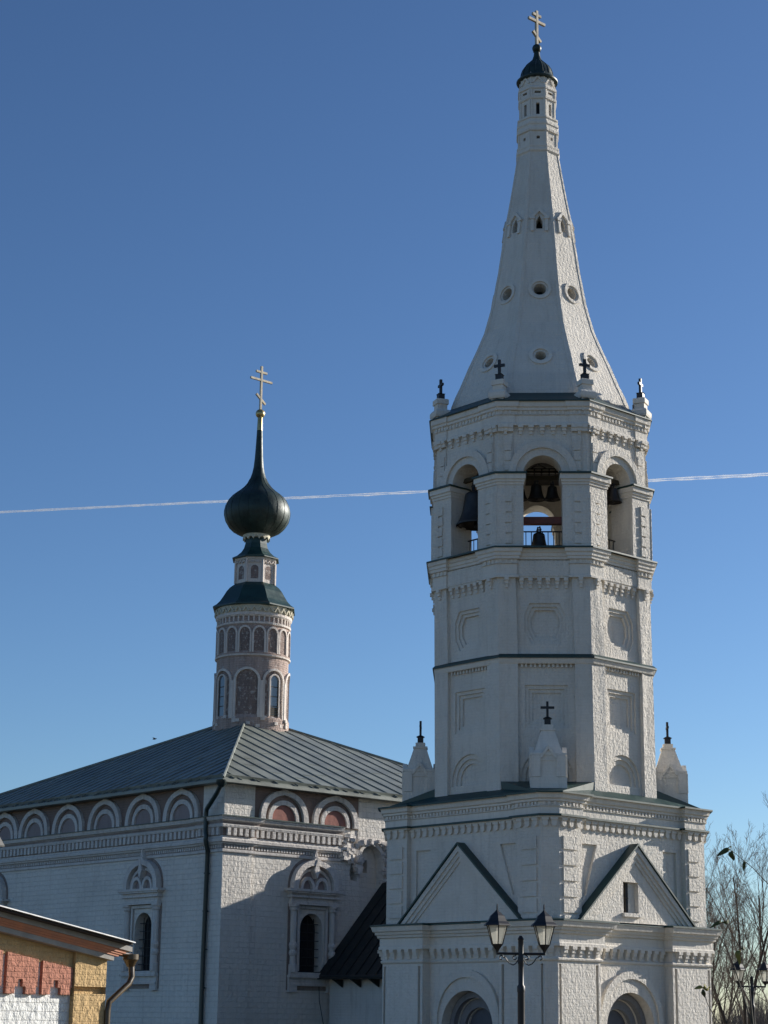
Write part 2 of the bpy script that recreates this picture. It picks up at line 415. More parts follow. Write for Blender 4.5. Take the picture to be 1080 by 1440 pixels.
for k in (0, 3):
    bm = BM(); F = sqf(k, PF)
    boxf(bm, F, -.57, .57, 0.01, 2.03, -.70, -.64)
    for sx in (-.56, .02): 
        for z0, z1 in ((.15, .8), (.9, 1.38)): boxf(bm, F, sx+.08, sx+.46, z0, z1, -.66, -.62)
    d = obj('portal_door', bm, M['door'], tower)
    bm = BM()
    band(bm, F, [(.98, 0)]+arc(0, 1.5, .98)+[(-.98, 0)], [(.82, 0)]+arc(0, 1.5, .82)+[(-.82, 0)], -.415, -.25)
    band(bm, F, [(.80, 0)]+arc(0, 1.5, .80)+[(-.80, 0)], [(.60, 0)]+arc(0, 1.46, .60)+[(-.60, 0)], -.57, -.46)
    obj('portal_surround', bm, M['doorstone'], tower)
# --- second storey
P2, F2, W2 = 3.405, 3.25, 3.06
plan2 = sqplan([(-W2, P2), (-2.2, P2), (-2.2, F2), (2.2, F2), (2.2, P2), (W2, P2)])
bm = BM()
for k in range(4):
    F = sqf(k)
    pan = lambda sg: [(sg*1.98, 5.0), (sg*1.98, 6.38), (sg*1.38, 6.38), (sg*1.86, 5.0)]
    ho = [(pan(1), .07), (pan(-1), .07)]
    relief(bm, F, rect(-2.2, 2.2, 4.2, 7.7), ho, F2)
    for sg in (-1, 1):
        a = (2.2, W2) if sg > 0 else (-W2, -2.2)
        relief(bm, F, rect(*a, 4.2, 7.7), (), P2)
        quad(bm, [F.p(sg*2.2, 4.2, F2), F.p(sg*2.2, 7.7, F2), F.p(sg*2.2, 7.7, P2), F.p(sg*2.2, 4.2, P2)])
    G = sqf(k+1)
    quad(bm, [F.p(W2, 4.2, P2), G.p(-W2, 4.2, P2), G.p(-W2, 7.7, P2), F.p(W2, 7.7, P2)])
obj('middle_wall', bm, M['white'], tower)
for k in range(4):
    F = sqf(k)
    for sg in (-1, 1):
        bm = BM()
        for i in range(6):
            z1 = 6.52-.415*i
            e = random.uniform(-.01, .01)
            a = (2.36+e, 2.93) if sg > 0 else (-2.93, -2.36+e)
            if sg > 0 and k == 0: a = (2.30+e, 2.80)
            boxf(bm, F, *a, z1-.355, z1-.01, P2-.01, P2+.045)
        obj('corner_quoins', bm, M['white'], tower)
bm = BM()
sweep(bm, plan2, [(0, 6.98), (.10, 6.98), (.10, 7.03), (.05, 7.06), (.05, 7.27), (.09, 7.29), (.09, 7.31), (.05, 7.32), (.05, 7.40), (.12, 7.42), (.12, 7.47), (.17, 7.50), (.19, 7.60), (.22, 7.64), (-.1, 7.64)])
for F, L in segs(plan2):                         # little round-bottomed corbels
    if L < .3: continue
    n_ = max(1, round(L/.26)); st = L/n_
    for i in range(n_):
        s = -L/2+st*(i+.5)
        prism(bm, F, [(s-.075, 6.985), (s-.075, 6.83)]+[(s-.075+.075*(1-math.cos(math.pi*j/6)), 6.83-.075*math.sin(math.pi*j/6)) for j in range(1, 6)]+[(s+.075, 6.83), (s+.075, 6.985)], -.02, .075)
        boxf(bm, F, s-.1, s+.1, 6.92, 6.985, -.02, .1)
corbels(bm, plan2, .135, .07, [(7.315, 7.405, .10, 1)], mn=.3, margin=.02)
obj('middle_cornice', bm, M['white_trim'], tower)
bm = BM()
sweep(bm, plan2, [(.08, 7.027), (.165, 7.024), (.165, 7.072), (.0, 7.105)])
H8 = 3.16; T8 = math.tan(R(22.5)); W8 = H8*T8
def ring_pts(h, z): return [Vector((*Face(ocf(k).n*h, ocf(k).n).p(sg*h*T8, 0, 0).xy, z)) for k in range(8) for sg in (-1,)]
sqc = offset_plan(sqplan([(-W2, P2), (W2, P2)]), .25)
sweep(bm, plan2, [(.20, 7.634), (.27, 7.626), (.27, 7.672), (.0, 7.71)])
ocv = [ocf(k).p(sg*W8, 0, H8-.02) for k in range(8) for sg in (-1, 1)]
outer = [Vector((q.x, q.y, 7.672)) for q in offset_plan(sqplan([(-W2, P2), (W2, P2)]), .06)]
# square-with-cut-corners edge up to the octagon
for k in range(4):
    a, b = outer[2*k], outer[2*k+1]; F = ocf(2*k); G = ocf(2*k+1); nx = outer[(2*k+2) % 8]
    quad(bm, [a, b, F.p(W8, 7.90, H8-.03), F.p(-W8, 7.90, H8-.03)])
    quad(bm, [b, nx, G.p(W8, 8.12, H8-.03), G.p(-W8, 8.12, H8-.03)])
    bm.faces.new([bm.verts.new(v) for v in (b, G.p(-W8, 8.12, H8-.03), F.p(W8, 7.90, H8-.03))])
    F2_ = ocf(2*k+2); bm.faces.new([bm.verts.new(v) for v in (nx, F2_.p(-W8, 7.90, H8-.03), G.p(W8, 8.12, H8-.03))])
obj('middle_cornice_flashing', bm, M['green'], tower)
# --- gables on the second storey
for k in range(4):
    F = sqf(k); bm = BM()
    hw, z0, zt = 2.33, 4.33, 6.42
    def tri(i): return [(-hw+i*1.16, z0), (hw-i*1.16, z0), (0, zt-i*1.05)]
    hole = []
    if k == 0: hole = [(rect(-.50, .13, 4.60, 5.44), .135)]
    fr = 3.52
    # stepped rakes
    tess(bm, F, [tri(0), [(-hw+.16*1.16, z0+.0001), (hw-.16*1.16, z0+.0001), (0, zt-.16*1.05)]], fr)
    skirt(bm, F, tri(0), F2-.02, fr)
    t1 = [(-hw+.16*1.16, z0+.0001), (hw-.16*1.16, z0+.0001), (0, zt-.16*1.05)]
    t2 = [(-hw+.30*1.16, z0+.0002), (hw-.30*1.16, z0+.0002), (0, zt-.30*1.05)]
    t3 = [(-hw+.43*1.16, z0+.0003), (hw-.43*1.16, z0+.0003), (0, zt-.43*1.05)]
    skirt(bm, F, t1, fr, fr-.045); tess(bm, F, [t1, t2], fr-.045)
    skirt(bm, F, t2, fr-.045, fr-.085); tess(bm, F, [t2, t3], fr-.085)
    skirt(bm, F, t3, fr-.085, fr-.12); relief(bm, F, t3, hole, fr-.12)
    if k == 0: boxf(bm, F, -.56, .22, 4.50, 4.60, fr-.14, fr-.03)
    g = obj('gable', bm, M['white'], tower)
    bm = BM()
    for sg in (-1, 1):
        a, b = (sg*(hw+.06), z0-.02), (0, zt+.02); dx, dz = (b[0]-a[0]), (b[1]-a[1]); L_ = math.hypot(dx, dz); nx, nz = -dz/L_*.045*(1 if sg < 0 else -1), abs(dx)/L_*.045
        prism(bm, F, [a, b, (b[0], b[1]+.06), (a[0]+nx, a[1]+nz)], F2-.02, fr+.045, True)
    obj('gable_roof', bm, M['green'], g)
    if k == 0:
        bm = BM(); boxf(bm, F, -.495, -.16, 4.61, 5.43, fr-.254, fr-.249); v = obj('gable_window', bm, M['dark'], g)
        bm = BM()
        for i in range(2): boxf(bm, F, -.42+.12*i, -.40+.12*i, 4.61, 5.43, fr-.248, fr-.235)
        boxf(bm, F, -.495, -.16, 5.0, 5.03, fr-.248, fr-.236); obj('gable_window_bars', bm, M['timber'], g)
# --- pinnacles at the corners of the square
def cross(bm, F, h, bw_, t, zb=.68, rails=True):
    boxf(bm, F, -t/2, t/2, 0, h, -t/2, t/2); boxf(bm, F, -bw_/2, bw_/2, h*zb-t/2, h*zb+t/2, -t/2+.002, t/2-.002)
def corner_pinnacle(parent, pos, ang):
    bm = BM(); 
    def lv(w0, z0, w1, z1): lathe(bm, [(w0/2, z0), (w1/2, z1)], 4, ph=R(45), k=1.4142)
    lv(1.0, -.25, 1.0, .26); lv(.93, .25, .93, .86); lv(.99, .86, .99, .92)
    lathe(bm, [(.41, .92), (.36, 1.02), (.27, 1.30), (.185, 1.58)], 4, ph=R(45), k=1.4142)
    lv(.42, 1.575, .42, 1.63); lv(.28, 1.63, .28, 1.75)
    for q in range(4):
        a = R(90*q); F = Face((math.cos(a)*.465, math.sin(a)*.465, 0), (math.cos(a), math.sin(a), 0))
        for s0, s1 in ((-.46, -.22), (.22, .46)): boxf(bm, F, s0, s1, .27, .85, -.01, .05)
        boxf(bm, F, -.22, .22, .72, .76, -.01, .03)
        band(bm, F, [(.26, .78), (0, 1.14), (-.26, .78)], [(.18, .78), (0, 1.03), (-.18, .78)], -.08, .05)
        prism(bm, F, [(.18, .78), (0, 1.03), (-.18, .78)], -.08, .005)
    o = obj('corner_pinnacle', bm, M['white_trim'], parent, loc=pos); o.rotation_euler = (0, 0, ang)
    bm = BM(); lathe(bm, [(.085, 1.74), (.085, 1.92), (.12, 1.93), (.04, 1.98)], 4, ph=R(45), k=1.4142)
    F = Face((0, 0, 1.95), (1, 0, 0)); cross(bm, F, .46, .38, .065, .63); obj('iron_cross', bm, M['iron'], o)
    return o
for k in range(4):
    a = R(45+90*k); corner_pinnacle(tower, (3.63*math.cos(a), 3.63*math.sin(a), 7.86), a)
# --- octagon
FD = .115; PW = .80                                # field recess, half width of the recessed field
def octpoly(c, z, a, b, ch): return [(c-a, z-b+ch), (c-a+ch, z-b), (c+a-ch, z-b), (c+a, z-b+ch), (c+a, z+b-ch), (c+a-ch, z+b), (c-a+ch, z+b), (c-a, z+b-ch)]
def octp(a, b, cx, cz): return [(-a, 12.6-b+cz), (-a+cx, 12.6-b), (a-cx, 12.6-b), (a, 12.6-b+cz), (a, 12.6+b-cz), (a-cx, 12.6+b), (-a+cx, 12.6+b), (-a, 12.6+b-cz)]
bm = BM()
for k in range(8):
    F = ocf(k)
    n1 = [(octp(.59, .585, .17, .34), .05, [(octp(.50, .49, .15, .30), .05, [(octp(.41, .40, .13, .26), .07)])])]
    n2 = [(rect(-.60, .60, 9.63, 10.83), .05, [(rect(-.50, .50, 9.73, 10.73), .05, [(rect(-.40, .40, 9.83, 10.63), .05)])]),
          (arch(0, .72, 8.13, 8.28), .05, [(arch(0, .60, 8.13, 8.27), .05, [(arch(0, .48, 8.13, 8.26), .05)])])]
    relief(bm, F, rect(-W8, W8, 7.6, 14.4), [(rect(-PW, PW, 7.62, 11.5), FD, n2), (rect(-PW, PW, 11.7, 13.95), FD, n1)], H8)
obj('octagon_wall', bm, M['white'], tower, warp=lean)
plan8 = ocplan([(-W8, H8), (-PW, H8), (-PW, H8-FD), (PW, H8-FD), (PW, H8)])
plan8s = ocplan([(-W8, H8)])
bm = BM()
sweep(bm, plan8s, [(0, 11.42), (.02, 11.44), (.05, 11.55), (.05, 11.6), (0, 11.62)])
corbels(bm, ocplan([(-PW, H8-FD), (PW, H8-FD)]), .12, .06, [(11.33, 11.43, .07, 1)], mn=1.2)
obj('string_course', bm, M['white_trim'], tower)
bm = BM(); sweep(bm, plan8s, [(.03, 11.60), (.09, 11.575), (.09, 11.62), (.0, 11.70)]); obj('string_course_flashing', bm, M['green'], tower)
bm = BM()
sweep(bm, plan8, [(0, 13.90), (.09, 13.90), (.09, 13.96), (.05, 13.98), (.05, 14.29), (.09, 14.30), (.05, 14.32), (.05, 14.42), (.12, 14.44), (.12, 14.51), (.15, 14.53), (.15, 14.61), (.19, 14.64), (.205, 14.75), (-.1, 14.76)])
corbels(bm, plan8, .215, .125, [(13.81, 13.905, .13, 1), (13.71, 13.812, .09, .82), (13.61, 13.712, .05, .6)], mn=.3)
corbels(bm, plan8, .12, .055, [(14.315, 14.425, .085, 1)], mn=.3, margin=.02)
obj('octagon_cornice', bm, M['white_trim'], tower, warp=lean)
bm = BM(); sweep(bm, plan8s, [(.16, 14.748), (.235, 14.74), (.235, 14.785), (-.7, 14.87)]); obj('octagon_cornice_flashing', bm, M['green'], tower, warp=lean)
# --- belfry
BT = .72; HB = 3.10; WB = HB*T8; AO = .56; ZS = 16.98; ZF = 14.80
bm = BM()
for k in range(8):
    F = ocf(k)
    op = arch(0, AO, ZF, ZS)
    op2 = [(-AO, ZF)] + [p for p in reversed(op[2:])] + [(AO, ZF)]
    ol = [(-WB, ZF), (-AO, ZF)] + [p for p in reversed(op[2:])] + [(AO, ZF), (WB, ZF), (WB, 19.2), (-WB, 19.2)]
    tess(bm, F, [ol], HB)
    hi = HB-BT; wi = hi*T8
    ol2 = [(-wi, ZF), (-AO, ZF)] + [p for p in reversed(op[2:])] + [(AO, ZF), (wi, ZF), (wi, 18.5), (-wi, 18.5)]
    tess(bm, F, [ol2], hi, True)
    q = op2
    for a, b in zip(q, q[1:]): quad(bm, [F.p(*a, HB), F.p(*b, HB), F.p(*b, hi), F.p(*a, hi)])
    band(bm, F, arc(0, ZS, .99), arc(0, ZS, .78), HB-.01, HB+.12)
    band(bm, F, arc(0, ZS, .78), arc(0, ZS, AO), HB-.01, HB+.05)
    for sg in (-1, 1):
        f = (lambda a, b: (a, b)) if sg > 0 else (lambda a, b: (-b, -a))
        boxf(bm, F, *f(AO, 1.345), ZF, 16.66, HB-.02, HB+.10)            # pier
        boxf(bm, F, *f(.86, 1.13), 17.05, 18.2, HB-.02, HB+.04)          # short pilaster over the pier
        for i in range(6):
            z1 = 16.40-.31*i; e = random.uniform(-.012, .012)
            boxf(bm, F, *f(.90+e, 1.345+.02), z1-.26, z1, HB, HB+.145)
            boxf(bm, F, *f(1.08+e, 1.345+.02), z1-.31, z1-.26, HB, HB+.142)
        for i in range(3): boxf(bm, F, *f(.90, 1.1), 17.36+.30*i-.27, 17.36+.30*i, HB, HB+.075)
obj('belfry_wall', bm, M['white'], tower, warp=lean)
for k in range(8):                                 # capitals wrap the vertex of the octagon
    bm = BM(); F = ocf(k); G = ocf(k+1)
    def cap(d, z0, z1, m):
        w_ = (HB+d)*T8
        poly = [F.p(AO-m, 0, HB-BT+.1), F.p(AO-m, 0, HB+d), F.p(w_, 0, HB+d), G.p(-AO+m, 0, HB+d), G.p(-AO+m, 0, HB-BT+.1)]
        vb = [bm.verts.new((p.x, p.y, z0)) for p in poly]; vt = [bm.verts.new((p.x, p.y, z1)) for p in poly]
        bm.faces.new(vt); bm.faces.new(list(reversed(vb)))
        for i in range(5): bm.faces.new((vb[i], vb[(i+1) % 5], vt[(i+1) % 5], vt[i]))
    for d, z0, z1, m in ((.13, 16.64, 16.72, .02), (.165, 16.72, 16.80, .04), (.21, 16.80, 16.95, .07)): cap(d, z0, z1, m)
    c_ = obj('pier_capital', bm, M['white_trim'], tower, warp=lean)
    bm = BM(); cap(.265, 16.952, 17.0, .10); obj('capital_flashing', bm, M['green'], c_, warp=lean)
PB = .84
planb = ocplan([(-WB, HB+.04), (-PB, HB+.04), (-PB, HB), (PB, HB), (PB, HB+.04)])
planbs = ocplan([(-WB, HB)])
bm = BM()
sweep(bm, planb, [(0, 18.44), (.09, 18.44), (.09, 18.50), (.05, 18.53), (.05, 18.74), (.08, 18.76), (.05, 18.78), (.05, 18.88), (.11, 18.90), (.11, 18.97), (.155, 19.0), (.17, 19.15), (-.1, 19.16)])
corbels(bm, planb, .30, .16, [(18.37, 18.445, .13, 1), (18.28, 18.372, .09, .8), (18.18, 18.282, .05, .55)], mn=.3)
for F, L in segs(planb):
    if .3 < L < .7: boxf(bm, F, -L/2, L/2, 18.26, 18.36, -.02, .07); boxf(bm, F, -L/2, L/2, 18.36, 18.45, -.02, .10)
corbels(bm, planb, .13, .06, [(18.775, 18.885, .085, 1)], mn=.3, margin=.02)
obj('belfry_cornice', bm, M['white_trim'], tower, warp=lean)
bm = BM(); sweep(bm, planbs, [(.15, 19.155), (.24, 19.145), (.24, 19.175), (-.15, 19.42), (-.40, 19.60)]); obj('belfry_eave', bm, M['green'], tower, warp=lean)
bm = BM(); lathe(bm, [(HB-.5, 14.60), (HB-.5, 14.88)], 8, ph=R(22.5), k=1/math.cos(R(22.5))); obj('belfry_floor', bm, M['timber'], tower, warp=lean)
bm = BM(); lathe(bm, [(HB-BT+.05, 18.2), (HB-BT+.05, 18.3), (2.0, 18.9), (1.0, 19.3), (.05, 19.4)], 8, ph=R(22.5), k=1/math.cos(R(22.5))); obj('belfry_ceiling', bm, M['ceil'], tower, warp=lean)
# timbers, in the viewer's frame: right = LAT, away = BACK
BACK = Vector((-LAT.y, LAT.x, 0))
def vw(r_, b_, z): return LAT*r_ + BACK*b_ + Z*z
def beam(name, a, b, hh, mat):
    bm = BM(); a, b = Vector(a), Vector(b); d = (b-a); F = Face((a+b)/2, Z.cross(d)); boxf(bm, F, -d.length/2, d.length/2, -hh/2, hh/2, -hh/2, hh/2)
    return obj(name, bm, mat, tower, warp=lean)
beam('ceiling_beam', vw(-2.2, -1.3, 17.62), vw(2.2, -1.3, 17.62), .14, M['whitebeam'])
beam('ceiling_beam', vw(-1.5, -1.7, 17.60), vw(-1.5, 1.7, 17.60), .14, M['whitebeam'])
beam('bell_beam', vw(-1.6, -1.85, 17.22), vw(1.6, -1.85, 17.22), .12, M['timber'])
beam('bell_beam', vw(-1.6, -1.55, 17.5), vw(1.6, -1.55, 17.5), .05, M['timber'])
for k, s0, z in ((6, -.05, 17.22), (0, .2, 17.16)):
    F = ocf(k); beam('bell_beam', F.p(-AO-.1, z, HB-.42), F.p(AO+.1, z, HB-.42), .12, M['timber'])
bm = BM()
for x in (-.55, -.32, -.1, .12, .34, .52): tube(bm, [vw(x-.1, -1.7, 17.2), vw(x-.1, -1.7, 17.56)], .018, 5)
tube(bm, [vw(-.7, -1.7, 17.56), vw(.6, -1.7, 17.56)], .018, 5); tube(bm, [vw(-.3, -1.7, 17.56), vw(-.08, -1.7, 17.70), vw(.15, -1.7, 17.56)], .018, 5)
obj('bell_frame', bm, M['iron'], tower, warp=lean)
beam('red_steel_beam', vw(-1.0, -2.42, 15.76), vw(1.0, -2.42, 15.76), .21, M['redbeam'])
for k in range(8):
    bm = BM(); F = ocf(k, HB-BT+.12)
    for z in (15.42, 15.0): tube(bm, [F.p(-AO, z), F.p(AO, z)], .022, 6)
    for i in range(7): s = -AO+.08+(2*AO-.16)*i/6; tube(bm, [F.p(s, ZF), F.p(s, 15.42)], .014, 5)
    obj('belfry_railing', bm, M['iron'], tower, warp=lean)
# --- pinnacles round the foot of the spire
for k in range(8):
    a = R(22.5+45*k); rr = 3.26; p_ = Vector((rr*math.cos(a), rr*math.sin(a), 0)) - LAT*.04
    bm = BM()
    lathe(bm, [(.19, -.30), (.19, .10)], 4, ph=R(45), k=1.4142); 
    lathe(bm, [(.23, .09), (.255, .15), (.255, .27), (.20, .34)], 4, ph=R(45), k=1.4142)
    lathe(bm, [(.155, .33), (.155, .52)], 4, ph=R(45), k=1.4142); lathe(bm, [(.19, .52), (.19, .67), (.16, .69)], 4, ph=R(45), k=1.4142)
    o = obj('spire_pinnacle', bm, M['white_trim'], tower, loc=(p_.x, p_.y, 19.18)); o.rotation_euler = (0, 0, a)
    bm = BM(); lathe(bm, [(.095, .69), (.095, .86), (.115, .87), (.03, .90)], 4, ph=R(45), k=1.4142)
    cross(bm, Face((0, 0, .86), (1, 0, 0)), .48, .33, .075, .62); obj('iron_cross', bm, M['iron'], o)
# --- spire (solid, windows cut out)
PROF = [(2.70, 19.50), (2.64, 19.78), (2.41, 20.33), (2.145, 21.03), (1.905, 21.61), (1.685, 22.2), (1.445, 23.14), (1.27, 24.24), (1.01, 26.03), (.82, 27.17), (.64, 28.36)]
def prof_h(z):
    for (h0, z0), (h1, z1) in zip(PROF, PROF[1:]):
        if z0 <= z <= z1: return h0+(h1-h0)*(z-z0)/(z1-z0), (h1-h0)/(z1-z0)
    return PROF[-1][0], 0
def sface(k, z):
    h, sl = prof_h(z); a = R(45*k); n = Vector((math.cos(a), math.sin(a), 0)); u_ = (Z + n*sl).normalized(); nn = (n - Z*sl).normalized()
    return Face(n*h+Z*z, nn, u_)
bm = BM()
st = []
for i in range(len(PROF)-1):
    (h0, z0), (h1, z1) = PROF[i], PROF[i+1]
    for j in range(3): st.append((h0+(h1-h0)*j/3, z0+(z1-z0)*j/3))
st.append(PROF[-1])
sm = [st[0]]+[((st[i-1][0]+2*st[i][0]+st[i+1][0])/4, st[i][1]) for i in range(1, len(st)-1)]+[st[-1]]
lathe(bm, sm, 8, ph=R(22.5), k=1/math.cos(R(22.5)))
spire = obj('spire', bm, M['white'], tower)
bm = BM()
for k in range(8):
    for z, poly in ((20.95, circ(0, 0, .17, 20)), (23.38, circ(0, 0, .20, 20)), (25.74, [(-.10, -.22), (.10, -.22), (.10, .05), (0, .27), (-.10, .05)])):
        F = sface(k, z); prism(bm, F, poly, -.55 if z < 25 else -.4, .3, True)
bmesh.ops.recalc_face_normals(bm, faces=bm.faces)
cut = obj('cutter', bm, M['white'])
bb = BM(); bb.from_mesh(spire.data); bmesh.ops.recalc_face_normals(bb, faces=bb.faces); bb.to_mesh(spire.data); bb.free()
md = spire.modifiers.new('b', 'BOOLEAN'); md.operation = 'DIFFERENCE'; md.object = cut; md.solver = 'EXACT'
dg = bpy.context.evaluated_depsgraph_get(); cut.parent = None
sp_par = spire.parent; spire.parent = None; dg.update()
me2 = bpy.data.meshes.new_from_object(spire.evaluated_get(dg)); spire.modifiers.clear()
bpy.data.objects.remove(cut); bpy.data.objects.remove(spire)
bm = BM(); bm.from_mesh(me2); bpy.data.meshes.remove(me2)
for l_ in list(bm.loops.layers.uv): bm.loops.layers.uv.remove(l_)
# ridges at the eight arrises
for k in range(8):
    for (h0, z0), (h1, z1) in zip(sm, sm[1:]):
        F = ocf(k)
        for sg in (-1, 1):
            def P(h, z, f, d): return F.p(sg*(h+d)*T8*f, z, h+d)
            a, b, c, e = P(h0, z0, 1, .016), P(h1, z1, 1, .016), P(h1, z1, .84, .016), P(h0, z0, .84, .016)
            q = [a, b, c, e] if sg < 0 else [e, c, b, a]
            quad(bm, q)
            c2, e2 = P(h1, z1, .84, -.02), P(h0, z0, .84, -.02)
            quad(bm, [e, c, c2, e2] if sg < 0 else [e2, c2, c, e])
spire = obj('spire', bm, M['white'], tower, warp=lean)
for k in range(8):
    for z, ro, ri in ((20.95, .35, .24), (23.38, .35, .26)):
        F = sface(k, z); bm = BM(); o_ = circ(0, 0, ro, 24); i_ = circ(0, 0, ri, 24)
        band(bm, F, o_+[o_[0]], i_+[i_[0]], -.03, .05)
        rg = obj('round_window', bm, M['white_trim'], tower, warp=lean)
        bm = BM(); prism(bm, F, circ(0, 0, .195, 20), -.54, -.50); obj('dark_hollow', bm, M['dark'], rg, warp=lean)  # black disc stands in for the unlit hollow behind the opening
    F = sface(k, 25.74); bm = BM()
    for sg in (-1, 1): boxf(bm, F, min(sg*.17, sg*.27), max(sg*.17, sg*.27), -.32, .12, -.03, .06); boxf(bm, F, min(sg*.14, sg*.30), max(sg*.14, sg*.30), .10, .16, -.03, .085)
    band(bm, F, [(.32, .14), (0, .50), (-.32, .14)], [(.21, .14), (0, .38), (-.21, .14)], -.03, .075)
    ls = obj('spire_window', bm, M['white_trim'], tower, warp=lean)
    bm = BM(); boxf(bm, F, -.11, .11, -.23, .29, -.39, -.35); obj('dark_hollow', bm, M['dark'], ls, warp=lean)  # black block gives the slot its interior darkness by colour
# --- little drum and cupola on top
def octring(bm, prof): lathe(bm, [(r_*.935, z_) for r_, z_ in prof], 8, ph=R(22.5), k=1/math.cos(R(22.5)), cap=False)
bm = BM()
octring(bm, [(.68, 28.34), (.735, 28.40), (.735, 28.47), (.70, 28.50), (.72, 28.55), (.72, 28.61), (.655, 28.64)])
octring(bm, [(.655, 29.08), (.71, 29.10), (.72, 29.18), (.68, 29.22), (.68, 29.30), (.71, 29.34), (.71, 29.42), (.66, 29.46), (.66, 29.54), (.69, 29.56), (.69, 29.61), (.60, 29.64)])
octring(bm, [(.60, 30.22), (.645, 30.25), (.655, 30.32), (.62, 30.35)])
octring(bm, [(.62, 30.58), (.66, 30.60), (.66, 30.66), (.63, 30.70), (.64, 30.75), (.57, 30.78)])
for k in range(8):
    for h, z0, z1, hole in ((.655, 28.6, 29.1, rect(-.05, .05, 28.82, 28.92)), (.60, 29.6, 30.25, rect(-.055, .055, 29.70, 30.10)), (.62, 30.33, 30.6, rect(-.10, .10, 30.43, 30.51))):
        h *= .935; F = ocf(k); ww = h*T8; relief(bm, F, rect(-ww, ww, z0, z1), [(hole, -.16)], h)
        boxf(bm, F, -ww-.0, -ww+.055, z0, z1, h-.01, h+.02); boxf(bm, F, ww-.055, ww, z0, z1, h-.01, h+.02)
    F = ocf(k); h = .533; ww = h*T8; relief(bm, F, rect(-ww, ww, 30.76, 31.2), (), h)
    band(bm, F, [(.2, 30.82), (0, 31.1), (-.2, 30.82)], [(.13, 30.82), (0, 31.0), (-.13, 30.82)], h-.01, h+.04)
dr = obj('lantern_drum', bm, M['white_trim'], tower, warp=lean)
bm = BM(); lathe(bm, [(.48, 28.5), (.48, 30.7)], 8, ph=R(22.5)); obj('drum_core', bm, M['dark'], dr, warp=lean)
bm = BM()
lathe(bm, [(.50, 31.02), (.665, 31.05), (.675, 31.09), (.61, 31.14), (.54, 31.24), (.515, 31.36), (.47, 31.50), (.38, 31.64), (.27, 31.75), (.185, 31.84), (.14, 31.94), (.105, 32.05), (.09, 32.18), (.12, 32.20), (.10, 32.22)], 28)
for i in range(14):
    a = 2*math.pi*i/14
    tube(bm, [(r_*math.cos(a), r_*math.sin(a), z) for r_, z in ((.54, 31.25), (.52, 31.36), (.475, 31.50), (.385, 31.64), (.275, 31.75), (.19, 31.84))], .012, 4)
obj('cupola', bm, M['dome'], tower, smooth=True, warp=lean)
def orthodox(bm, F, h, t, main, top, foot):
    boxf(bm, F, -t/2, t/2, 0, h, -t/2, t/2)
    boxf(bm, F, -main/2, main/2, h*.66, h*.66+t, -t/2+.003, t/2-.003)
    boxf(bm, F, -top/2, top/2, h*.84, h*.84+t, -t/2+.003, t/2-.003)
    a = Face(F.p(0, h*.25), F.n, (F.u*math.cos(R(38))+F.t*math.sin(R(38)))); boxf(bm, a, -foot/2, foot/2, -t/2, t/2, -t/2+.003, t/2-.003)
bm = BM(); ball(bm, (0, 0, 32.32), .15); obj('cupola_ball', bm, M['dome'], tower, smooth=True, warp=lean)
bm = BM(); orthodox(bm, Face((0, 0, 32.44), (1, 0, 0)), 1.24, .085, .76, .38, .46); obj('orthodox_cross', bm, M['crossgrey'], tower, warp=lean)

# --- bells hang from the timbers: things of their own
def make_bell(label, pos, r_, name='church_bell', group='bells in the belfry'):
    v = vw(*pos) - LAT*.055; wl = O0 + XW*v.x + YW*v.y + Z*v.z
    t = thing(name, label, 'bell', wl, ROT, group); h = r_*1.75
    pf = [(1.0, 0), (1.0, .05), (.93, .12), (.80, .32), (.69, .65), (.62, 1.0), (.58, 1.3), (.54, 1.42), (.40, 1.52), (.05, 1.56)]
    bm = BM(); lathe(bm, [(a*r_, b*h/1.56) for a, b in pf] , 28, cap=False)
    lathe(bm, [(a*r_*.9, b*h/1.56*.95) for a, b in pf], 28, cap=False); obj('bell_body', bm, M['bronze'], t, smooth=True)
    bm = BM()
    for sx in (-1, 1): tube(bm, [(sx*.16*r_, 0, h*.97), (sx*.22*r_, 0, h+r_*.25), (sx*.10*r_, 0, h+r_*.62)], .07*r_+.006, 6)
    tube(bm, [(-.3*r_, 0, h+r_*.3), (.3*r_, 0, h+r_*.3)], .06*r_+.006, 6); obj('bell_hanger', bm, M['iron'], t)
    bm = BM(); tube(bm, [(0, 0, h*.9), (0, 0, r_*.1)], .04*r_+.004, 6); ball(bm, (0, 0, r_*.02), .14*r_, 10); obj('clapper', bm, M['iron'], t)
    return t
def fp(k, s_, d): p = ocf(k).p(s_, 0, d); return (p.dot(LAT), p.dot(BACK))
a_, b_ = fp(6, -.03, HB-.42); make_bell('largest dark bronze bell, filling the left arch of the belfry', (a_, b_, 15.76), .60)
a_, b_ = fp(0, .30, HB-.42); make_bell('small bronze bell hanging free in the right arch, lower and nearer than its neighbour', (a_, b_, 16.52), .26)
a_, b_ = fp(0, -.18, HB-.60); make_bell('small bronze bell half hidden behind the left jamb of the right arch', (a_, b_, 16.60), .24)
for x_, r_, lb in ((-.52, .25, 'bronze bell at the left end of the row under the beam in the front arch'), (-.02, .27, 'bronze bell in the middle of the row under the beam in the front arch'), (.45, .24, 'bronze bell at the right end of the row under the beam in the front arch')):
    make_bell(lb, (x_-.13, -1.85, 16.56), r_)
make_bell('bronze bell standing out against the sky below the red beam in the front arch', (-.10, -2.42, 14.88), .30)

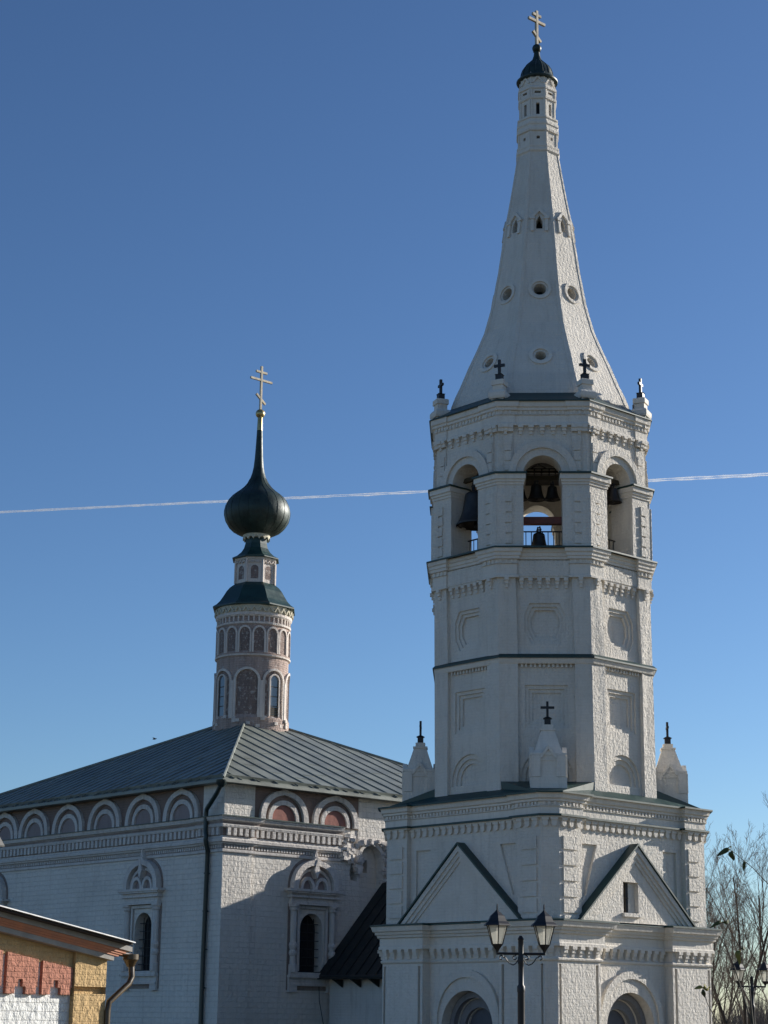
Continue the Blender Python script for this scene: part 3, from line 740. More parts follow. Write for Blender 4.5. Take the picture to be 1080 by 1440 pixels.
# ------------------------------------------------------------------ church
WX, WY = -11.35, -3.05
church = thing('church', 'white brick church with a green hipped roof and one onion dome on a pink drum', 'church', W(WX, WY), ROT)
FR = Face((0, 0, 0), (1, 0, 0)); FL = Face((0, 0, 0), (0, -1, 0)); LR, LL = 16.1, 18.6
wc = [(3.78, FR)]; 
WRC, WLC1, WLC2 = 3.78, -4.30, -14.15      # window centres
def win_hole(c): return (arch(c, .49, 3.2, 4.62), .42)
bm = BM()
ni = arch(6.36, .5, 6.05, 7.03)
relief(bm, FR, rect(0, LR, 0, 9.25), [win_hole(WRC), (ni, .28, [(rect(6.26, 6.46, 6.62, 7.05), .3)]), ([(5.46, 6.32), (5.74, 6.28), (5.82, 6.6), (5.72, 6.92), (5.5, 6.88), (5.42, 6.6)], .3)])
relief(bm, FL, rect(-LL, 0, 0, 9.25), [win_hole(WLC1), win_hole(WLC2)])
quad(bm, [(-LL, 0, 0), (-LL, LR, 0), (-LL, LR, 9.25), (-LL, 0, 9.25)]); quad(bm, [(-LL, LR, 0), (0, LR, 0), (0, LR, 9.25), (-LL, LR, 9.25)])
band(bm, FR, [(6.98, 6.3)]+arc(6.36, 7.03, .62)+[(5.74, 6.95)], [(6.86, 6.3)]+arc(6.36, 7.03, .5)+[(5.86, 6.95)], -.01, .07)
obj('church_wall', bm, M['church'], church)
bm = BM()                                           # corner pilasters
sweep_cp = [(-1.1, 0), (-1.1, -.09), (.09, -.09), (.09, 1.1), (0, 1.1)]
sweep_open(bm, sweep_cp, [(0, 0), (0, 6.9), (-.05, 6.9)]); obj('corner_pilaster', bm, M['church'], church)
bm = BM(); sweep_open(bm, [(-1.1, 0), (-1.1, -.05), (.05, -.05), (.05, 1.2), (0, 1.2)], [(0, 8.06), (0, 9.22), (-.03, 9.22)]); obj('upper_pilaster', bm, M['church'], church)
bm = BM(); boxf(bm, FR, 5.76, LR, 7.6, 9.22, -.01, .03); obj('plain_frieze', bm, M['church'], church)
bm = BM(); boxf(bm, FR, 1.2, 5.76, 8.02, 9.22, -.01, .02); boxf(bm, FL, -LL, -1.1, 8.02, 9.22, -.01, .02); obj('frieze_panel', bm, M['frieze_brown'], church)
def kok(F, c, r_, tmat, h=1.10):
    bm = BM(); z0 = 8.04
    band(bm, F, keel(c, z0, r_, h, tip=.10), keel(c, z0, r_*.80, h*.80, tip=.03), .0, .14)
    band(bm, F, keel(c, z0, r_*.64, h*.64, tip=.0), keel(c, z0, r_*.50, h*.50, tip=.0), .0, .10)
    o = obj('kokoshnik_arch', bm, M['church_trim'], church)
    bm = BM(); prism(bm, F, keel(c, z0, r_*.50, h*.50, tip=.0), .0, .035); obj('tympanum', bm, tmat, o)
kok(FR, 2.42, 1.03, M['tympanum_red']); kok(FR, 4.68, 1.02, M['tympanum_red'])
for c in (-2.26, -4.49, -6.82, -9.14, -11.42, -13.5, -15.7, -17.6): kok(FL, c, 1.0, M['tympanum_grey'])
# cornice round the visible corner, open sweep
cpath = [(-LL, 0), (-1.12, 0), (-1.12, -.09), (.09, -.09), (.09, 1.12), (0, 1.12), (0, 4.95)]
bm = BM()
sweep_open(bm, cpath, [(-.02, 6.88), (.06, 6.90), (.06, 6.98), (.03, 7.0), (.03, 7.13), (.09, 7.15), (.11, 7.20), (.16, 7.22), (.16, 7.31), (.10, 7.35), (.10, 7.38), (.08, 7.40), (.08, 7.66), (.17, 7.68), (.19, 7.76), (.15, 7.79), (.15, 7.86), (.24, 7.90), (.27, 7.99), (.27, 8.03), (-.02, 8.05)])
for a, b in zip(cpath, cpath[1:]):
    a_, b_ = Vector((*a, 0)), Vector((*b, 0)); e = b_-a_; L_ = e.length
    if L_ < .5: continue
    F = Face((a_+b_)/2, Vector((e.y, -e.x, 0))); n_ = max(2, round(L_/.245)); 
    for i in range(n_):
        s = -L_/2+L_*(i+.5)/n_; boxf(bm, F, s-.065, s+.065, 7.43+random.uniform(-.01, .01), 7.665, .02, .165)
        s2 = s
    n2_ = round(L_/.12)
    for i in range(n2_):
        s = -L_/2+L_*(i+.5)/n2_; boxf(bm, F, s-.035, s+.035, 7.02, 7.115, .0, .065)
obj('church_cornice', bm, M['church_trim'], church)
bm = BM(); sweep_open(bm, cpath, [(.25, 8.03), (.31, 8.02), (.31, 8.045), (-.01, 8.10)]); obj('cornice_flashing', bm, M['green'], church)
bm = BM(); sweep_open(bm, cpath, [(.03, 7.405), (.084, 7.405), (.084, 7.655), (.03, 7.655)]); obj('dentil_backing', bm, M['worn_shade_brown'], church)  # brown strips here and below darken the cornice recesses like crevice shade
bm = BM(); sweep_open(bm, cpath, [(.0, 7.005), (.034, 7.005), (.034, 7.125), (.0, 7.125)]); obj('lower_frieze', bm, M['worn_shade_brown'], church)
bm = BM(); sweep_open(bm, cpath, [(.1, 7.795), (.154, 7.795), (.154, 7.858), (.1, 7.858)]); obj('upper_frieze', bm, M['worn_shade_brown'], church)
bm = BM()                                           # broken masonry where the cornice ends
rnd = random.Random(3)
def rubble(s0, s1, z0, z1, n_):
    for i in range(n_):
        s = rnd.uniform(s0, s1); z = rnd.uniform(z0, z1); a = rnd.uniform(.05, .15); b = rnd.uniform(.035, .09)
        F = Face(FR.p(s, z, 0), (1, rnd.uniform(-.3, .3), rnd.uniform(-.25, .25)), (0, rnd.uniform(-.3, .3), 1)); boxf(bm, F, -a, a, -b, b, -.1, rnd.uniform(.05, .2))
rubble(4.95, 5.5, 6.95, 7.8, 50); rubble(5.7, 6.9, 7.58, 7.68, 24); rubble(5.66, 5.84, 6.6, 7.5, 22); rubble(6.9, 7.4, 6.3, 7.6, 40)
obj('broken_masonry', bm, M['church_trim'], church)
def window(F, c):
    bm = BM()
    # sill, apron, colonnettes, entablature, broken keel pediment
    boxf(bm, F, c-1.02, c+1.02, 3.02, 3.10, -.02, .19); boxf(bm, F, c-.98, c+.98, 3.10, 3.19, -.02, .15)
    boxf(bm, F, c-1.0, c+1.0, 2.84, 3.02, -.02, .10); boxf(bm, F, c-1.0, c+1.0, 2.76, 2.84, -.02, .14)
    for sg in (-1, 1): boxf(bm, F, min(c+sg*.66, c+sg*1.0), max(c+sg*.66, c+sg*1.0), 2.56, 2.78, -.02, .12)
    band(bm, F, [(c+.66, 3.19), (c+.66, 5.35), (c-.66, 5.35), (c-.66, 3.19)], [(c+.57, 3.19), (c+.57, 5.25), (c-.57, 5.25), (c-.57, 3.19)], -.02, .07)
    for sg in (-1, 1):
        q = F.p(c+sg*.84, 0, .07); bmm = [(.15, 3.19), (.15, 3.42), (.11, 3.45), (.10, 3.70), (.13, 3.73), (.15, 3.80), (.13, 3.87), (.10, 3.9), (.13, 3.98), (.15, 4.05), (.13, 4.12), (.105, 4.16), (.115, 4.7), (.105, 5.15), (.15, 5.2), (.15, 5.28), (.19, 5.30), (.19, 5.37)]
        lathe(bm, bmm, 12, (q.x, q.y))
    for z0, z1, hw, d in ((5.37, 5.46, 1.02, .2), (5.46, 5.60, .98, .15), (5.60, 5.66, 1.06, .24), (5.66, 5.74, 1.02, .18), (5.74, 5.80, 1.10, .28), (5.80, 5.88, 1.2, .32)): boxf(bm, F, c-hw, c+hw, z0, z1, -.02, d)
    z0 = 5.88
    band(bm, F, keel(c, z0, .98, 1.10, tip=.18), keel(c, z0, .78, .86, tip=.12), -.01, .24)
    band(bm, F, keel(c, z0, .76, .72, tip=.0), keel(c, z0, .66, .62, tip=.0), -.01, .10)
    for sg in (-1, 1): band(bm, F, arc(c+sg*.31, z0, .31, rz=.42), arc(c+sg*.31, z0, .21, rz=.31), -.01, .16)
    prism(bm, F, [(c-.12, z0+.62), (c, z0+.36), (c+.12, z0+.62), (c, z0+1.0)], -.01, .26)
    prism(bm, F, [(c-.10, z0+1.02), (c+.10, z0+1.02), (c, z0+1.34)], -.01, .2)
    w_ = obj('window', bm, M['church_trim'], church)
    bm = BM(); tess(bm, F, [rect(c-1.03, c+1.03, 2.62, 5.40), [(c-.56, 3.2), (c+.56, 3.2), (c+.56, 5.24), (c-.56, 5.24)]], .026); skirt(bm, F, rect(c-1.03, c+1.03, 2.62, 5.40), -.01, .026)
    prism(bm, F, keel(c, 5.88, 1.06, 1.2, tip=.16), -.01, .018); obj('worn_shade_backing', bm, M['worn_shade_brown'], w_)  # bare brick panel, also giving the ornament dark shade outlines by colour
    bm = BM(); prism(bm, F, keel(c, z0, .76, .86, tip=.1), -.01, .03); obj('pediment_panel', bm, M['tympanum_grey'], w_)
    bm = BM(); boxf(bm, F, c-.5, c+.5, 3.19, 5.13, -.425, -.405); boxf(bm, F, c-.6, c+.6, 3.19, 3.225, -.3, .1); obj('window_pane', bm, M['dark'], w_)
    bm = BM()
    for i in range(3): tube(bm, [F.p(c-.25+.25*i, 3.2, -.2), F.p(c-.25+.25*i, 5.05 if i == 1 else 4.95, -.2)], .016, 5)
    for i in range(6): tube(bm, [F.p(c-.48, 3.42+.27*i, -.2), F.p(c+.48, 3.42+.27*i, -.2)], .013, 5)
    obj('window_grille', bm, M['iron'], w_)
window(FR, WRC); window(FL, WLC1); window(FL, WLC2)
# roof
OV = .45; E0 = (OV, -OV); XL, YL = -LL-OV, LR+.45; AP = (OV-9.75, -OV+8.45, 13.2); ZE = 9.2
cs = [(OV, -OV), (OV, YL), (XL, YL), (XL, -OV)]
bm = BM(); ap = Vector(AP)
cv = [Vector((x, y, ZE)) for x, y in cs]; lo = [v - Z*.10 for v in cv]
for i in range(4):
    j = (i+1) % 4; bm.faces.new([bm.verts.new(v) for v in (cv[i], cv[j], ap)])
    quad(bm, [lo[i], lo[j], cv[j], cv[i]])
quad(bm, lo)
def seams(a, b, spacing):
    L_ = (b-a).length; n_ = int(L_/spacing); d = (b-a).normalized(); f0 = (ap-a).dot(d)
    inn = (ap - a - d*f0)
    for i in range(1, n_):
        s = i*spacing; f = s/f0 if s < f0 else (L_-s)/(L_-f0)
        p0 = a+d*s; p1 = p0+inn*f*.995
        nrm = d.cross(inn).normalized(); nrm = nrm if nrm.z > 0 else -nrm
        F = Face((p0+p1)/2, nrm, inn); hl = (p1-p0).length/2; boxf(bm, F, -.018, .018, -hl, hl, -.01, random.uniform(.028, .038))
        for q in range(2):                             # folded cross joints of the sheets
            if hl > 1.2:
                zz = random.uniform(-hl*.9, hl*.8); boxf(bm, F, .02, spacing-.02, zz-.012, zz+.012, -.01, .012)
seams(cv[0], cv[1], .76); seams(cv[3], cv[0], .60)
for v in cv: tube(bm, [v+Z*.03, ap+Z*.03], .05, 6)
roof_ = obj('church_roof', bm, M['roof'], church)
bm = BM()                                           # gutter strips standing just above the eaves
for a, b in ((cv[0], cv[1]), (cv[3], cv[0])):
    d = (b-a).normalized(); f0 = (ap-a).dot(d); inn = (ap-a-d*f0).normalized()
    nrm = d.cross(inn).normalized(); nrm = nrm if nrm.z > 0 else -nrm
    F = Face((a+b)/2 + inn*.20, nrm, inn); L_ = (b-a).length; boxf(bm, F, -L_/2+.25, L_/2-.25, -.012, .012, .0, .10)
    for i in range(int(L_/.9)): s = -L_/2+.45+.9*i; boxf(bm, F, s-.015, s+.015, -.18, .012, .0, .06)
obj('snow_guard', bm, M['roof'], roof_)
bm = BM()
tube(bm, [(.30, -.40, 9.12), (.26, -.40, 8.98), (.05, -.38, 8.75), (-.52, -.34, 8.28), (-.56, -.33, 8.15), (-.56, -.33, 7.55), (-.50, -.34, 7.42), (-.50, -.36, 7.28), (-.56, -.22, 6.95), (-.58, -.20, 6.8), (-.62, -.20, 3.5), (-.62, -.20, .2)], .075, 10)
lathe(bm, [(.08, 8.92), (.17, 9.04), (.18, 9.16)], 12, (.30, -.40))
for z in (6.2, 5.0, 3.8, 2.6): lathe(bm, [(.09, z), (.09, z+.05)], 10, (-.60, -.20)); tube(bm, [(-.60, -.20, z+.02), (-.60, .0, z+.02)], .015, 5); tube(bm, [(-.60, -.2, z+.02), (-.42, -.18, z+.02)], .012, 5)
obj('downpipe', bm, M['pipe'], church, smooth=True)
# drum, onion
DC = Vector((-5.13, 74.27, 0)); dl = DC - W(WX, WY); DX, DY = dl.dot(XW), dl.dot(YW)
va = math.atan2(-DC.y, -DC.x) - ROT                 # direction of the viewer in church coordinates
RD = 1.42
def drf(deg, r_=RD): a = va + R(deg); n = Vector((math.cos(a), math.sin(a), 0)); return Face(Vector((DX, DY, 0))+n*r_, n)
bm = BM()
lathe(bm, [(RD+.08, 12.0), (RD+.08, 12.95), (RD+.04, 13.0), (RD, 13.08), (RD, 15.36), (RD+.04, 15.40), (RD+.05, 15.52), (RD, 15.56), (RD-.01, 17.1)], 48, (DX, DY))
drum = obj('drum_wall', bm, M['drum'], church, smooth=True)
def curved_band(bm, outer, inner, rad, d1, c0):
    """like band() but wrapped on the drum: s is arc length"""
    def P(s, z, d): a = va + R(c0) + s/rad; return Vector((DX+(rad+d)*math.cos(a), DY+(rad+d)*math.sin(a), z))
    for i in range(len(outer)-1):
        a, b, c, e = outer[i], outer[i+1], inner[i+1], inner[i]
        quad(bm, [P(*a, d1), P(*b, d1), P(*c, d1), P(*e, d1)]); quad(bm, [P(*a, -.02), P(*b, -.02), P(*b, d1), P(*a, d1)]); quad(bm, [P(*e, d1), P(*c, d1), P(*c, -.02), P(*e, -.02)])
def filled(bm, curve, zb, rad, d, c0):
    def P(s, z, d): a = va + R(c0) + s/rad; return Vector((DX+(rad+d)*math.cos(a), DY+(rad+d)*math.sin(a), z))
    n_ = len(curve)//2
    for i in range(n_):
        a, b = curve[i], curve[i+1]; a2, b2 = curve[-1-i], curve[-2-i]
        for q in range(8):
            l_ = lambda u, v, f: (u[0]+(v[0]-u[0])*f, u[1]+(v[1]-u[1])*f)
            f0, f1 = q/8, (q+1)/8
            quad(bm, [P(*l_(a, a2, f0), d), P(*l_(b, b2, f0), d), P(*l_(b, b2, f1), d), P(*l_(a, a2, f1), d)])
bm = BM()
for i in range(8):
    c0 = -8+45*i
    curved_band(bm, [(.51, 12.95)]+arc(0, 14.40, .51)+[(-.51, 12.95)], [(.42, 12.95)]+arc(0, 14.40, .42)+[(-.42, 12.95)], RD, .08, c0)
    for s in (-.555, .555): curved_band(bm, [(s+.05, 12.95), (s+.05, 14.4)], [(s-.05, 12.95), (s-.05, 14.4)], RD, .10, c0)
for i in range(16):
    c0 = -13.5+22.5*i
    curved_band(bm, [(.27, 15.5)]+arc(0, 16.24, .27, rz=.33)+[(-.27, 15.5)], [(.20, 15.5)]+arc(0, 16.24, .20, rz=.25)+[(-.20, 15.5)], RD, .06, c0)
lathe(bm, [(RD-.05, 16.62), (RD+.06, 16.64), (RD+.07, 16.72), (RD+.02, 16.74), (RD-.05, 16.75)], 48, (DX, DY), cap=False)
lathe(bm, [(RD-.05, 16.93), (RD+.05, 16.94), (RD+.10, 17.0), (RD+.10, 17.1), (RD-.05, 17.12)], 48, (DX, DY), cap=False)
for i in range(44): F = drf(i*360/44); boxf(bm, F, -.03, .03, 16.74, 16.94, -.05, .05)
lathe(bm, [(RD-.05, 15.36), (RD+.07, 15.38), (RD+.08, 15.44), (RD-.05, 15.46)], 48, (DX, DY), cap=False)
rnd = random.Random(5)
for i in range(26): F = drf(rnd.uniform(-70, 70)); z = rnd.uniform(12.62, 13.0); boxf(bm, F, -.08, .08, z-.06, z+.06, -.05, rnd.uniform(.06, .16))
obj('drum_arcade', bm, M['drum_trim'], church)
for i in range(8):
    bm = BM(); filled(bm, [(.42, 12.97)]+arc(0, 14.40, .42)+[(-.42, 12.97)], 0, RD, .006, -8+45*i); obj('tall_niche', bm, M['niche_dark'], church)
for i in range(16):
    bm = BM(); filled(bm, [(.20, 15.58)]+arc(0, 16.24, .20, rz=.25)+[(-.20, 15.58)], 0, RD, .006, -13.5+22.5*i); obj('small_niche', bm, M['niche_dark'], church)
for i in range(0, 8):
    if i % 2 == 0: continue
    F = drf(-8+45*i)
    bm = BM(); band(bm, F, [(.26, 13.02)]+arc(0, 14.44, .26, 12)+[(-.26, 13.02)], [(.2, 13.02)]+arc(0, 14.44, .2, 12)+[(-.2, 13.02)], -.08, .07)
    dw = obj('drum_window', bm, M['drum_trim'], church)
    bm = BM(); prism(bm, F, arch(0, .205, 13.04, 14.44), -.08, .008); obj('drum_window_pane', bm, M['glassblue'], dw)
    bm = BM()
    for z in (13.42, 13.80, 14.18): boxf(bm, F, -.2, .2, z, z+.025, .0, .02)
    boxf(bm, F, -.2, -.18, 13.05, 14.45, .0, .03); boxf(bm, F, .18, .2, 13.05, 14.45, .0, .03)
    if i % 4 == 1:
        for q in range(5): boxf(bm, F, -.185, .185, 13.05+.07*q, 13.10+.07*q, .005, .035)
    obj('drum_window_bars', bm, M['timber'], dw)
bm = BM()
lathe(bm, [(RD-.1, 17.08), (RD+.08, 17.10), (RD+.10, 17.30), (RD+.12, 17.40), (RD-.2, 17.42)], 48, (DX, DY), cap=False)
for i in range(30):
    F = drf(i*12, RD+.10)
    band(bm, F, [(.16, 17.13), (0, 17.36), (-.16, 17.13)], [(.10, 17.13), (0, 17.28), (-.10, 17.13)], -.04, .05)
obj('drum_cornice', bm, M['cream'], church)
bm = BM()
K8 = 1/math.cos(R(22.5))
lathe(bm, [(RD-.1, 17.36), (1.61, 17.40), (1.61, 17.45), (1.47, 17.55), (1.34, 17.70), (1.22, 17.90), (1.10, 18.12), (.98, 18.28), (.84, 18.40), (.76, 18.46), (.5, 18.5)], 8, (DX, DY), va+R(20), K8)
obj('drum_roof', bm, M['green'], church)
bm = BM(); lathe(bm, [(.76, 18.40), (.76, 19.38), (.80, 19.40), (.82, 19.48), (.4, 19.5)], 8, (DX, DY), va+R(20), K8)
for i in range(8):
    a = R(20+45*i)+va; tube(bm, [(DX+.80*K8*math.cos(a)*.98, DY+.80*K8*math.sin(a)*.98, z) for z in (18.45, 19.4)], .045, 6)
    F = Face((DX+.76*math.cos(a+R(22.5)), DY+.76*math.sin(a+R(22.5)), 0), (math.cos(a+R(22.5)), math.sin(a+R(22.5)), 0))
    for q in (-1, 0, 1): band(bm, F, [(q*.2+.1, 19.25), (q*.2, 19.38), (q*.2-.1, 19.25)], [(q*.2+.06, 19.25), (q*.2, 19.33), (q*.2-.06, 19.25)], -.01, .06)
ud = obj('upper_drum', bm, M['drum_trim'], church)
bm = BM()
for i in range(8):
    a = R(42.5+45*i)+va; F = Face((DX+.76*math.cos(a), DY+.76*math.sin(a), 0), (math.cos(a), math.sin(a), 0)); prism(bm, F, arch(0, .15, 18.6, 19.0), -.02, .006)
obj('upper_drum_niches', bm, M['niche_dark'], ud)
bm = BM(); lathe(bm, [(.7, 19.46), (.92, 19.48), (.92, 19.52), (.74, 19.62), (.58, 19.78), (.48, 19.95), (.43, 20.15), (.41, 20.45)], 8, (DX, DY), va+R(20), K8); obj('neck_roof', bm, M['green'], church)
bm = BM(); lathe(bm, [(.42, 20.38), (.54, 20.40), (.55, 20.52), (.56, 20.60), (.4, 20.62)], 32, (DX, DY), cap=False)
for i in range(14): F = Face((DX, DY, 0), (math.cos(i*2*math.pi/14), math.sin(i*2*math.pi/14), 0)); prism(bm, F, [(-.09, 20.42), (.09, 20.42), (0, 20.30)], .49, .545, True)
obj('dome_collar', bm, M['cream'], church)
bm = BM()
pr = [(.52, 20.52), (.72, 20.58), (.95, 20.70), (1.14, 20.88), (1.27, 21.10), (1.33, 21.34), (1.335, 21.52), (1.29, 21.74), (1.20, 21.94), (1.06, 22.11), (.90, 22.25), (.74, 22.37), (.58, 22.52), (.44, 22.70), (.33, 22.92), (.255, 23.16), (.205, 23.42), (.17, 23.8), (.14, 24.4), (.115, 25.02)]
lathe(bm, pr, 48, (DX, DY))
for i in range(20):
    a = 2*math.pi*i/20; tube(bm, [(DX+(r_+.003)*math.cos(a), DY+(r_+.003)*math.sin(a), z) for r_, z in pr[1:15]], .009, 4)
obj('onion_dome', bm, M['dome'], church, smooth=True)
bm = BM(); lathe(bm, [(.118, 24.98), (.10, 25.55), (.08, 25.6)], 20, (DX, DY)); ball(bm, (DX, DY, 25.70), .195, 20); obj('gilded_ball', bm, M['gold'], church, smooth=True)
bm = BM(); orthodox(bm, Face((DX, DY, 25.86), (1, 0, 0)), 1.9, .085, 1.12, .56, .60); obj('orthodox_cross', bm, M['crossgrey'], church)

# ------------------------------------------------------------------ annex between church and tower
annex = thing('annex', 'low annex with a steep dark metal roof between the church and the bell tower', 'annex', W(WX, WY), ROT)
AXR = 7.9; YE, ZEV, YR, ZR = 4.0, 3.08, 8.55, 8.15
YB = 2*YR-YE
bm = BM()
quad(bm, [(0.1, YE+.55, 0), (AXR-.1, YE+.55, 0), (AXR-.1, YE+.55, ZEV+.1), (0.1, YE+.55, ZEV+.1)])
quad(bm, [(0.1, YB-.55, 0), (AXR-.1, YB-.55, 0), (AXR-.1, YB-.55, ZEV+.1), (0.1, YB-.55, ZEV+.1)])
for x in (.1, AXR-.1): bm.faces.new([bm.verts.new(v) for v in ((x, YE+.55, 0), (x, YB-.55, 0), (x, YB-.55, ZEV+.3), (x, YR, ZR-.15), (x, YE+.55, ZEV+.3))])
obj('annex_wall', bm, M['annex'], annex)
bm = BM()
for y0 in (YE, YB):
    a0, a1, b0, b1 = Vector((.06, y0, ZEV)), Vector((AXR, y0, ZEV)), Vector((.06, YR, ZR)), Vector((AXR, YR, ZR))
    quad(bm, [a0, a1, b1, b0]); quad(bm, [a0-Z*.1, a1-Z*.1, a1, a0]); quad(bm, [a0-Z*.1, a1-Z*.1, b1-Z*.14, b0-Z*.14])
    for i in range(1, 16):
        p0 = a0.lerp(a1, i/16); p1 = b0.lerp(b1, i/16); d = p1-p0; nn = d.cross(Vector((1, 0, 0))).normalized(); nn = nn if nn.z > 0 else -nn
        boxf(bm, Face((p0+p1)/2, nn, d), -.015, .015, -d.length/2, d.length/2, -.01, .045)
quad(bm, [(AXR, YE, ZEV), (AXR, YB, ZEV), (AXR, YR, ZR), (AXR, YR, ZR-.01)])
obj('annex_roof', bm, M['annex_roof'], annex)
bm = BM(); tube(bm, [(.3, YE-.02, ZEV-.03), (AXR, YE-.02, ZEV-.06)], .065, 8)
for i in range(8): prism(bm, Face((.8+.9*i, YE+.3, 0), (1, 0, 0)), [(-.25, ZEV-.1), (.2, ZEV-.1), (.2, ZEV-.35)], -.03, .03, True)
obj('annex_gutter', bm, M['annex_roof'], annex)
bm = BM(); xa = 4.05; lathe(bm, [(.06, ZEV-.42), (.12, ZEV-.25), (.15, ZEV-.16), (.15, ZEV-.08)], 12, (xa, YE+.02))
tube(bm, [(xa, YE+.02, ZEV-.4), (xa, YE+.02, ZEV-.62), (xa+.3, YE+.40, ZEV-.98), (xa+.32, YE+.45, ZEV-1.1), (xa+.32, YE+.45, .1)], .055, 10); obj('annex_downpipe', bm, M['pipe'], annex, smooth=True)
bm = BM(); tube(bm, [(.06, YE+.1, ZEV-.1), (.05, YE+.15, 2.3), (.06, YE+.35, 1.5), (.05, YE+.5, 1.0)], .012, 5); obj('hanging_cable', bm, M['iron'], annex)

# ------------------------------------------------------------------ gatehouse at the left edge
GK = 34/24.; G0 = Vector((-3.674*GK, 23.717*GK, 0)); GROT = -R(38)
gate = thing('gatehouse', 'low gatehouse with red white and ochre rough brickwork under a sloping eave', 'gatehouse', G0, GROT); gate.scale = (1, 1.2, 1)
FG = Face((0, 0, 0), (1, 0, 0)); FW = -.10
def rake(s): return 2.72 - .178*s                    # underside of the eave along the front
bm = BM(); prism(bm, FG, [(-9, 0), (.01, 0), (.01, rake(.0)), (-6, rake(-6)), (-9, rake(-3))], -4.0, FW); obj('white_wall', bm, M['gate_white'], gate)
bm = BM()
relief(bm, FG, [(0, 0), (.62, 0), (.62, rake(.62)), (0, rake(0))], [(rect(.0001, .6199, 2.03, 2.15), .09)], 0)
for s in (0, .62): quad(bm, [FG.p(s, 0, -4 if s else FW), FG.p(s, 0, 0), FG.p(s, rake(s), 0), FG.p(s, rake(s), -4 if s else FW)])
pr_ = obj('ochre_pier', bm, M['gate_yellow'], gate)
bm = BM(); prism(bm, FG, [(-9, rake(-3)-.46), (-6, rake(-6)-.42), (-.005, rake(0)-.28), (-.005, rake(0)), (-6, rake(-6)), (-9, rake(-3))], FW-.01, FW+.03); obj('ochre_frieze', bm, M['gate_yellow'], gate)
bm = BM()
TW = .66; s = -.02
for i in range(10):
    a, b = -.02-TW*(i+1)+.085, -.02-TW*i
    zt = lambda q: rake(q)-.27
    g = (a+b)/2
    u = (b-a)/8
    poly = [(a, 2.0), (a+2.2*u, 2.0), (a+2.2*u, 2.12), (a+3.0*u, 2.12), (a+3.0*u, 2.24), (a+4.2*u, 2.24), (a+4.2*u, 2.12), (a+5.0*u, 2.12), (a+5.0*u, 2.0), (b-.4*u, 2.0), (b-.4*u, 2.12), (b, 2.12), (b, zt(b)), (a, zt(a))]
    prism(bm, FG, poly, FW-.01, FW+.07)
obj('red_brickwork', bm, M['gate_red'], gate)
bm = BM()
def rakebar(z0, z1, d0, d1, s1, mat, nm, s0=-6, par=gate):
    bm = BM(); prism(bm, FG, [(s0, rake(s0)+z0), (s1, rake(s1)+z0), (s1, rake(s1)+z1), (s0, rake(s0)+z1)], d0, d1, True); return obj(nm, bm, mat, par)
rakebar(.0, .085, -4.2, .12, .66, M['fascia'], 'soffit_board')
rakebar(.085, .125, -4.2, .135, .74, M['redmould'], 'red_moulding'); rakebar(.125, .16, -4.2, .15, .80, M['redmould'], 'red_moulding'); rakebar(.16, .215, -4.2, .165, .86, M['redmould'], 'red_moulding')
rakebar(.215, .30, -4.3, .19, .97, M['fascia'], 'fascia_board'); rakebar(.30, .335, -4.3, .36, .84, M['dark'], 'roof_gap')
rakebar(.335, .353, -4.4, .42, .84, M['galv'], 'roof_edge')
bm = BM(); tube(bm, [FG.p(.80, rake(.86)+.20, -.1), FG.p(1.14, rake(1.0)+.16, -.05), FG.p(1.16, rake(1)+.02, -.05), FG.p(1.17, rake(1)-.20, -.04), FG.p(1.10, rake(1)-.32, -.02), FG.p(.68, 1.90, .02), FG.p(.66, 1.75, .02), FG.p(.66, 0.1, .02)], .05, 10)
q = FG.p(1.14, 0, -.05); lathe(bm, [(.055, rake(1)-.03), (.11, rake(1)+.08), (.13, rake(1)+.10), (.13, rake(1)+.19)], 14, (q.x, q.y)); obj('rain_pipe', bm, M['brownpipe'], gate, smooth=True)

turret = thing('gate_turret', 'dark metal roof corner of a turret poking in at the left edge above the gatehouse', 'turret', (-9.38, 39.0, 0), R(12))
bm = BM(); lathe(bm, [(1.3, 0), (1.3, 5.0)], 4, ph=R(0)); obj('turret_wall', bm, M['gate_white'], turret)
bm = BM(); lathe(bm, [(1.3, 5.0), (1.735, 4.99), (1.74, 5.02), (1.2, 5.9), (.05, 8.2)], 4, ph=R(0)); obj('turret_roof', bm, M['annex_roof'], turret)

